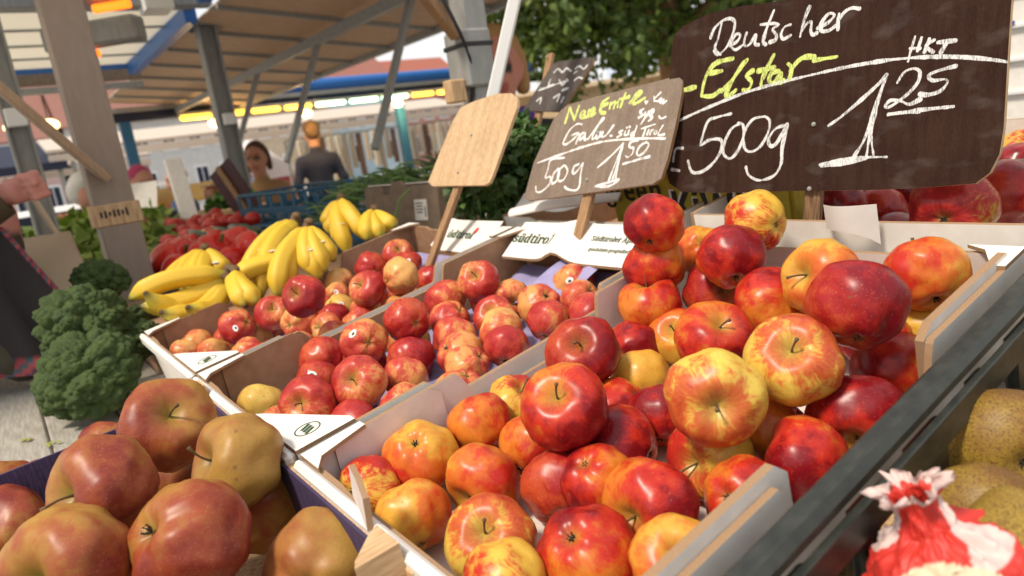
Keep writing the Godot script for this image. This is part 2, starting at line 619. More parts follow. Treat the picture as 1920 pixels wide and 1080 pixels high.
	for h in [[Vector3(-3.06, 1.95, -0.55), 0.22], [Vector3(-3.55, 1.86, -0.50), 0.16]]:
		var hh := thing("radiant_heater", "glowing orange tube heater hung under the roof, " + ("nearer the roof edge" if h[1] > 0.2 else "beside the brown post"), "heater", h[0], Basis(Vector3.UP, -0.7))
		part("housing", box_mesh(Vector3(0.09, 0.1, h[1] * 2.6), 0.01), M.grey_steel, hh, Vector3(0, 0.075, -0.05))
		var tb := CylinderMesh.new()
		tb.top_radius = 0.016
		tb.bottom_radius = 0.016
		tb.height = h[1] * 0.62
		part("glowing_tube", tb, M.heater_orange, hh, Vector3.ZERO, Basis(Vector3.RIGHT, PI / 2))
		part("hanger", bar_mesh(Vector3(0, 0.12, 0), Vector3(0, 0.36, 0), 0.012, 0.012), M.grey_steel, hh)


# ---------------------------------------------------------------- table and cartons
func table_and_cartons() -> void:
	var t := thing("market_table", "grey board table top carrying the crates and broccoli", "table", Vector3.ZERO)
	var z := 0.125
	for i in 11:
		var x0 := -5.6
		part("plank", box_mesh(Vector3(6.3, 0.03, 0.112), 0.003), M.table_wood, t, Vector3(x0 + 3.15, 0.865, z - 0.0575))
		z -= 0.115
	for i in 2:
		part("front_plank", box_mesh(Vector3(1.85, 0.03, 0.112), 0.003), M.table_wood, t, Vector3(-0.225, 0.865, 0.1875 + 0.115 * i))
	for x in [-5.2, -3.6, -2.0, -0.4, 0.5]:
		for zz in [0.05, -1.05]:
			part("leg", bar_mesh(Vector3(x, GR, zz), Vector3(x, 0.85, zz), 0.06, 0.06, Vector3.RIGHT), M.brown_post, t)
	# sloping rack under the tilted cartons
	var rk := thing("sloping_rack", "wooden rack that tilts the apple cartons toward the aisle", "rack", Vector3.ZERO)
	for v in [0.16, 0.45, 0.72, 0.82, 1.2]:
		part("slat", box_mesh(Vector3(1.55, 0.012, 0.05)), M.pale_wood, rk, rim(-0.72, v, -0.1145), TILT)
	for u in [-1.40, -0.85, -0.3]:
		for v in [0.45, 0.72, 1.2]:
			var p := rim(u, v, -0.122)
			part("support", bar_mesh(Vector3(p.x, 0.88, p.z), p, 0.04, 0.04, Vector3.RIGHT), M.pale_wood, rk)
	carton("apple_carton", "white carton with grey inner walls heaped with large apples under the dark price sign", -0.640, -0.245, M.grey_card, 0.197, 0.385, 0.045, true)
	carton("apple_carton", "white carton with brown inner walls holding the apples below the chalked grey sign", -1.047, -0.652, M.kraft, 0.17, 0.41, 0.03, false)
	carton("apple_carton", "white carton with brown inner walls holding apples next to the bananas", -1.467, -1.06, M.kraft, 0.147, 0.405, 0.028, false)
	black_crate()
	wooden_crate()
	# cartons in the row behind
	var bk := thing("apple_carton", "white carton of dark red apples standing behind the dark price sign", "carton", rim(-0.66, 0.76, -0.10), TILT)
	tray_walls(bk, 0.62, 0.45, 0.125, M.white_card, 0.0, 0.0, 0.0)
	panel_part("end_flap", PackedVector2Array([Vector2(0, 0), Vector2(0.13, 0), Vector2(0.15, 0.05), Vector2(0.11, 0.07), Vector2(0.0, 0.075)]), 0.004, M.white_card, M.kraft, M.card_edge, bk, Vector3(0.47, 0.1272, 0.0), Basis(Vector3.RIGHT, -1.45))
	# curled flap beside the stake
	var fv := PackedVector3Array()
	for j in 5:
		for i in 9:
			var a := i / 8.0
			fv.append(Vector3(0.005 + 0.062 * a, 0.030 * j / 4.0 + 0.004 * sin(a * 3.0) - 0.018 * pow(a, 4.0) * (1.0 - j / 4.0), 0.018 * sin(a * PI)))
	part("curled_flap", gmesh(fv, 9, 5), M.white_card, bk, Vector3(0.205, 0.112, 0.012))
	var kb := thing("parsley_carton", "open brown carton with white rim holding the parsley", "carton", rim(-1.13, 0.765, -0.10), TILT)
	tray_walls(kb, 0.43, 0.36, 0.115, M.kraft, 0.10, 0.24, 0.03)
	part("rolled_flap", tube_mesh([Vector3(0.06, 0.128, 0.02), Vector3(0.15, 0.133, -0.02), Vector3(0.27, 0.130, -0.06)], [0.012, 0.014, 0.011], 10, [], 0.5), M.white_card, kb)
	part("torn_flap", gmesh(curl_sheet(0.19, 0.06, 0.02), 9, 5), M.white_card, kb, Vector3(0.02, 0.12, 0.0), Basis(Vector3.UP, 0.2))


func curl_sheet(w: float, d: float, lift: float) -> PackedVector3Array:
	var v := PackedVector3Array()
	for j in 5:
		for i in 9:
			var a := i / 8.0
			var b := j / 4.0
			v.append(Vector3(a * w, lift * b * b + 0.006 * sin(a * 7.0), -b * d))
	return v


func wall_outline(len: float, h: float, s0: float, s1: float, dip: float) -> PackedVector2Array:
	var p := PackedVector2Array([Vector2(0, 0), Vector2(len, 0), Vector2(len, h)])
	if dip > 0.0:
		p.append(Vector2(s1 + 0.022, h))
		for i in range(0, 7):
			var a := i / 6.0
			p.append(Vector2(s1 + 0.018 - 0.018 * a, h - dip * (0.5 - 0.5 * cos(a * PI))))
		for i in range(0, 7):
			var a := i / 6.0
			p.append(Vector2(s0 - 0.018 * a + 0.006 * sin(a * PI), h - dip * (0.5 + 0.5 * cos(a * PI)) - dip * 0.22 * sin(a * PI)))
	p.append(Vector2(0, h))
	return p


# local frame: x across, y up, z toward the aisle; origin at the front left bottom corner
func tray_walls(o: Node3D, w: float, d: float, h: float, inner: Material, s0: float, s1: float, dip: float) -> void:
	var th := 0.006
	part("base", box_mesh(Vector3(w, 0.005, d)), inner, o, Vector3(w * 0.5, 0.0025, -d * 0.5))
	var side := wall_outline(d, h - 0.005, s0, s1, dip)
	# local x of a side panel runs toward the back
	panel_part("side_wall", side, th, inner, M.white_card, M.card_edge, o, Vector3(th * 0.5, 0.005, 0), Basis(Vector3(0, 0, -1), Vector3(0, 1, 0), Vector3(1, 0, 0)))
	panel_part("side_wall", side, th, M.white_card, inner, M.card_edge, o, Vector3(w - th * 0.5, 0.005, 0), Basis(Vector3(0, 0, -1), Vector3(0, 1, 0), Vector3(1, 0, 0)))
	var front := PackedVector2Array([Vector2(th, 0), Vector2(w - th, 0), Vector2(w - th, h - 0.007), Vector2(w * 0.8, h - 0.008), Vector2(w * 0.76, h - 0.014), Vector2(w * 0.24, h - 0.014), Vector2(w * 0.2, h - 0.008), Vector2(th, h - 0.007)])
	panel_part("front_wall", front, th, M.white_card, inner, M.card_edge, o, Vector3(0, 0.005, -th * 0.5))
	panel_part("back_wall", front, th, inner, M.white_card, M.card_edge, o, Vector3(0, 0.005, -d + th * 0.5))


func carton(n: String, label: String, u0: float, u1: float, inner: Material, s0: float, s1: float, dip: float, grey: bool) -> void:
	var o := thing(n, label, "carton", rim(u0, 0.135, -0.105), TILT, "apple cartons along the front of the stall")
	var w := u1 - u0
	var h := 0.105
	tray_walls(o, w, 0.6, h, inner, s0, s1, dip)
	# triangular corner covers and the rolled white front rim
	var gs := [[0.0, 0.0, 1.0, -1.0], [w, 0.0, -1.0, -1.0], [0.0, -0.6, 1.0, 1.0], [w, -0.6, -1.0, 1.0]]
	for i in 4:
		var g: Array = gs[i]
		var a: float = [0.045, 0.05 if grey else 0.15, 0.05, 0.05][i]
		var b := 0.065 if i < 2 else 0.05
		var tri := PackedVector2Array([Vector2(0, 0), Vector2(g[2] * a, 0), Vector2(g[2] * (a - 0.02), -g[3] * 0.012), Vector2(g[2] * 0.012, -g[3] * b), Vector2(0, -g[3] * b)])
		panel_part("corner_cover", tri, 0.004, M.white_card, M.kraft, M.card_edge, o, Vector3(g[0], h + 0.0022, g[1]), Basis(Vector3(1, 0, 0), Vector3(0, 0, -1), Vector3(0, 1, 0)))
	var rimst := begin()
	bx(rimst, Vector3(w * 0.5, h - 0.008, 0.006), Vector3(w - 0.004, 0.022, 0.011), Basis(), 0.004)
	part("front_rim", rimst.commit(), M.white_card, o)
	# doubled inner layer at the near end of the left wall
	panel_part("inner_tab", PackedVector2Array([Vector2(0.02, 0), Vector2(0.15, 0), Vector2(0.155, h - 0.012), Vector2(0.14, h - 0.002), Vector2(0.03, h - 0.004)]), 0.003, inner, inner, M.card_edge, o, Vector3(0.0085, 0.005, 0), Basis(Vector3(0, 0, -1), Vector3(0, 1, 0), Vector3(1, 0, 0)))
	if grey:
		# raised cut corner pieces on the right wall and a bent tab in front
		for s in [[0.02, 0.20, 0.010], [0.40, 0.585, 0.008]]:
			panel_part("raised_tab", PackedVector2Array([Vector2(s[0], 0.06), Vector2(s[1], 0.06), Vector2(s[1], h + s[2] - 0.012), Vector2(s[1] - 0.012, h + s[2]), Vector2(s[0] + 0.016, h + s[2]), Vector2(s[0], h + s[2] - 0.01)]), 0.007, M.white_card, M.grey_card, M.card_edge, o, Vector3(w - 0.0105, 0.0, 0), Basis(Vector3(0, 0, -1), Vector3(0, 1, 0), Vector3(1, 0, 0)) * Basis(Vector3.RIGHT, 0.0))
		panel_part("bent_tab", PackedVector2Array([Vector2(0, 0), Vector2(0.06, 0), Vector2(0.058, 0.026), Vector2(0.03, 0.03), Vector2(0.002, 0.028)]), 0.005, M.grey_card, M.white_card, M.card_edge, o, Vector3(0.115, h + 0.001, -0.004), Basis(Vector3.UP, -0.25) * Basis(Vector3.RIGHT, -0.2))
		return
	# printed back flap folded inward, bulged where the stake lifts it
	var fl := begin()
	var x0 := 0.02 if u0 > -1.2 else 0.19
	var x1 := w - 0.035
	var pv := PackedVector3Array()
	for j in 6:
		for i in 25:
			var a := i / 24.0
			var x := lerpf(x0, x1, a)
			var bump := 0.016 * exp(-pow((x - w * 0.42) / 0.028, 2.0))
			pv.append(Vector3(x, h + 0.012 + bump * (0.4 + 0.6 * j / 5.0) - 0.040 * (j / 5.0), -0.606 + 0.070 * j / 5.0))
	var top := gmesh(pv, 25, 6)
	merge(fl, top)
	var flap := part("printed_flap", fl.commit(), M.white_card, o)
	var under := PackedVector3Array()
	for p in pv:
		under.append(p - Vector3(0, 0.0045, 0))
	part("flap_underside", gmesh(under, 25, 6), M.kraft, flap)
	var ev := PackedVector3Array()
	for i in 25:
		ev.append(pv[5 * 25 + i])
	for i in 25:
		ev.append(under[5 * 25 + i])
	part("flap_edge", gmesh(ev, 25, 2), M.card_edge, flap)
	var lay := Basis(Vector3(1, 0, 0), Vector3(0, 0.040, -0.070).normalized(), Vector3(0, 0.070, 0.040).normalized())
	var tx := x0 + 0.056 if u0 > -1.2 else x0 + 0.062
	text_part("südtirol", 0.027, M.ink_green, flap, Vector3(tx, h - 0.006, -0.572), lay, "Droid Serif", true, true)
	var dot := SphereMesh.new()
	dot.radius = 0.008
	dot.height = 0.016
	part("fruit_logo", dot, M.ink_red, flap, Vector3(tx + 0.052, h - 0.001, -0.583), lay.scaled_local(Vector3(0.8, 1.1, 0.15)))
	if u0 > -1.2:
		text_part("Südtiroler Apfel g.g.A.", 0.0135, M.ink_green, flap, Vector3(x1 - 0.068, h - 0.002, -0.579), lay, "Droid Serif", false, true)
		text_part("geschützte geografische Angabe", 0.0085, M.ink_green, flap, Vector3(x1 - 0.066, h - 0.0125, -0.560), lay, "Droid Serif", false, true)
	# round green mark on the front right corner cover
	var ring := TorusMesh.new()
	ring.inner_radius = 0.0125
	ring.outer_radius = 0.0140
	ring.rings = 24
	var mk := part("round_mark", ring, M.ink_green, o, Vector3(w - 0.034, h + 0.0045, -0.026), Basis().scaled(Vector3(1, 0.3, 1)))
	for i in 3:
		part("mark_leaf", box_mesh(Vector3(0.004, 0.0006, 0.013)), M.ink_green, mk, Vector3(-0.006 + 0.006 * i, 0.0, 0.0), Basis(Vector3.UP, 0.5))
	# dished purple packing tray under the fruit
	var tv := PackedVector3Array()
	for j in 13:
		for i in 13:
			var x := lerpf(0.02, w - 0.02, i / 12.0)
			var zz := -lerpf(0.02, 0.58, j / 12.0)
			tv.append(Vector3(x, 0.014 + 0.006 * sin(i * 1.9) * sin(j * 1.3) + (0.03 if j > 10 else 0.0) * (j - 10) / 2.0, zz))
	part("packing_tray", gmesh(tv, 13, 13), M.tray_purple, o)
	if u0 > -1.2:
		var lv := PackedVector3Array()
		for j in 9:
			for i in 9:
				var a := i / 8.0
				var b := j / 8.0
				lv.append(Vector3(0.15 + 0.105 * a + 0.01 * b, 0.035 + 0.045 * b + 0.012 * sin(a * 6.0 + b * 2.0) - 0.02 * pow(absf(a - 0.5) * 2.0, 3.0) * b, -0.44 - 0.11 * b))
		part("loose_tray_piece", gmesh(lv, 9, 9), M.tray_purple, o)


func black_crate() -> void:
	var o := thing("plastic_crate", "scuffed black plastic crate with slotted walls holding pears", "crate", rim(-0.230, 0.05, -0.012), TILT)
	var L := 0.95
	var W := 0.46
	for s in 2:
		var x := 0.013 if s == 0 else W - 0.013
		part("top_rim", box_mesh(Vector3(0.021, 0.016, L), 0.005), M.black_plastic, o, Vector3(x, 0.012, -L * 0.5))
		var xw := x + (0.008 if s == 0 else -0.008)
		part("rim_lip", box_mesh(Vector3(0.006, 0.024, L)), M.black_plastic, o, Vector3(xw + (0.006 if s == 0 else -0.006), -0.008, -L * 0.5))
		part("lower_rail", box_mesh(Vector3(0.014, 0.02, L), 0.005), M.black_plastic, o, Vector3(xw, -0.085, -L * 0.5))
		part("lower_wall", box_mesh(Vector3(0.008, 0.06, L)), M.black_plastic, o, Vector3(xw, -0.135, -L * 0.5))
		for i in 11:
			part("rib", box_mesh(Vector3(0.010, 0.075, 0.026 if i % 2 else 0.05), 0.003), M.black_plastic, o, Vector3(xw, -0.04, -0.03 - i * 0.088))
	for s in 2:
		part("end_wall", box_mesh(Vector3(W - 0.05, 0.16, 0.01)), M.black_plastic, o, Vector3(W * 0.5, -0.07, -0.01 if s == 0 else -L + 0.01))
	part("base", box_mesh(Vector3(W, 0.006, L)), M.black_plastic, o, Vector3(W * 0.5, -0.165, -L * 0.5))


func wooden_crate() -> void:
	var b := Basis(Vector3.RIGHT, 0.08)
	var o := thing("wooden_crate", "low wooden crate with purple paper liner and corner posts full of russet apples", "crate", rim(-0.99, 0.122, -0.135), b)
	var w := 0.585
	var d := 0.40
	var h := 0.125
	part("base", box_mesh(Vector3(w, 0.008, d)), M.pale_wood, o, Vector3(w * 0.5, 0.004, d * 0.5))
	for s in 2:
		var zz := 0.004 if s == 0 else d - 0.004
		for k in 2:
			part("long_slat", box_mesh(Vector3(w, 0.052, 0.007)), M.pale_wood, o, Vector3(w * 0.5, 0.034 + k * 0.062, zz))
		part("long_rim", box_mesh(Vector3(w, 0.008, 0.012)), M.pale_wood, o, Vector3(w * 0.5, h, zz))
		var xx := 0.004 if s == 0 else w - 0.004
		for k in 2:
			part("end_slat", box_mesh(Vector3(0.007, 0.052, d - 0.02)), M.pale_wood, o, Vector3(xx, 0.034 + k * 0.062, d * 0.5))
		var lz := 0.011 if s == 0 else d - 0.011
		part("liner", box_mesh(Vector3(w - 0.03, h - 0.004, 0.003)), M.liner, o, Vector3(w * 0.5, h * 0.5 + 0.006, lz))
		part("liner", box_mesh(Vector3(0.003, h - 0.004, d - 0.03)), M.liner, o, Vector3(0.012 if s == 0 else w - 0.012, h * 0.5 + 0.006, d * 0.5))
	for c in [[0.0, 0.0, 1.0, 1.0], [w, 0.0, -1.0, 1.0], [0.0, d, 1.0, -1.0], [w, d, -1.0, -1.0]]:
		var tri := PackedVector2Array([Vector2(0, 0), Vector2(c[2] * 0.034, 0), Vector2(c[2] * 0.030, c[3] * 0.008), Vector2(c[2] * 0.008, c[3] * 0.030), Vector2(0, c[3] * 0.034)])
		panel_part("corner_post", tri, h + 0.028, M.pale_wood, M.pale_wood, M.pale_wood, o, Vector3(c[0] + c[2] * 0.009, (h + 0.028) * 0.5 - 0.004, c[1] + c[3] * 0.009), Basis(Vector3(1, 0, 0), Vector3(0, 0, 1), Vector3(0, -1, 0)))


# ---------------------------------------------------------------- fruit
var lump := FastNoiseLite.new()
var norm := [1.0, 1.0, 1.0, 1.0]


func apple_point(kind: int, ph: float, th: float) -> Vector3:
	var lob := 5.0
	var k: Array = [[0.42, 0.24, 0.90, 0.020, 0.075], [0.40, 0.22, 0.93, 0.026, 0.075], [0.44, 0.26, 0.86, 0.024, 0.09], [0.46, 0.28, 0.86, 0.026, 0.10]][kind]
	var dir := Vector3(sin(ph) * cos(th), cos(ph), sin(ph) * sin(th))
	var off := Vector3(kind * 7.3, kind * 3.1, 0)
	var q := dir * 1.1 + off
	var rr: float = 1.0 - k[0] * exp(-pow(ph / 0.36, 2.0)) - k[1] * exp(-pow((PI - ph) / 0.30, 2.0))
	rr *= 1.0 + k[3] * cos(lob * th + kind) * (0.35 + 0.65 * (1.0 - cos(ph)) * 0.5) + k[4] * lump.get_noise_3d(q.x, q.y, q.z)
	var taper: float = (1.0 + 0.07 * cos(ph)) / norm[kind]
	return Vector3(dir.x * rr * taper, dir.y * rr * k[2] / norm[kind], dir.z * rr * taper)


func apple_mesh(kind: int) -> ArrayMesh:
	var v := PackedVector3Array()
	var uv := PackedVector2Array()
	var nu := 49
	var nv := 37
	for j in nv:
		# rows crowd toward both hollows
		var t := float(j) / (nv - 1)
		var ph := PI * (t - 0.10 * sin(TAU * t))
		for i in nu:
			var th := TAU * i / (nu - 1)
			v.append(apple_point(kind, ph, th if i < nu - 1 else 0.0))
			uv.append(Vector2(float(i) / (nu - 1), ph / PI))
	return gmesh(v, nu, nv, uv)


func pear_mesh() -> ArrayMesh:
	var v := PackedVector3Array()
	var uv := PackedVector2Array()
	for j in 41:
		var ph := PI * j / 40.0
		for i in 41:
			var th := TAU * (i % 40) / 40.0
			var y := cos(ph)
			var r := sin(ph) * (1.0 - 0.30 * smoothstep(-0.1, 0.9, y)) * (1.0 + 0.05 * lump.get_noise_3d(cos(th) * 1.3, y * 1.5, sin(th) * 1.3) + 0.02 * cos(3.0 * th))
			var yy := y * (1.2 if y > 0.0 else 0.92) + 0.16 * exp(-pow((PI - ph) / 0.25, 2.0)) - 0.10 * exp(-pow(ph / 0.22, 2.0))
			v.append(Vector3(r * cos(th), yy, r * sin(th)))
			uv.append(Vector2(i / 40.0, ph / PI))
	return gmesh(v, 41, 41, uv)


func stem_mesh(sd: int) -> ArrayMesh:
	var p := []
	var r := []
	var bend := 0.20 * sin(sd * 2.1)
	for i in 7:
		var t := i / 6.0
		p.append(Vector3(bend * t * t, 0.50 + 0.52 * t, 0.12 * t * t * cos(sd * 1.7)))
		r.append(0.034 - 0.012 * sin(t * PI) + (0.014 if i == 6 else 0.0))
	return tube_mesh(p, r, 7)


func calyx_mesh() -> ArrayMesh:
	var st := begin()
	for i in 5:
		var a := TAU * i / 5.0
		var d := Vector3(cos(a), 0, sin(a))
		merge(st, tube_mesh([Vector3(0, -0.66, 0), Vector3(0, -0.70, 0) + d * 0.05, Vector3(0, -0.78, 0) + d * 0.08, Vector3(0, -0.80, 0) + d * 0.03], [0.028, 0.022, 0.015, 0.004], 5))
	return st.commit()


func axis_basis(y: Vector3, spin: float) -> Basis:
	y = y.normalized()
	var x := Vector3(0.31, 0.2, 0.93).cross(y).normalized()
	return Basis(x, y, x.cross(y)) * Basis(Vector3.UP, spin)


func sticker_mesh(kind: int, ph: float, th: float, size: float) -> ArrayMesh:
	var v := PackedVector3Array()
	for j in 7:
		for i in 13:
			var a := TAU * i / 12.0
			var r := size * j / 6.0
			var p := apple_point(kind, ph + r * sin(a) * 0.7, th + r * cos(a) / maxf(0.3, sin(ph)))
			v.append(p * 1.012)
	return gmesh(v, 13, 7)


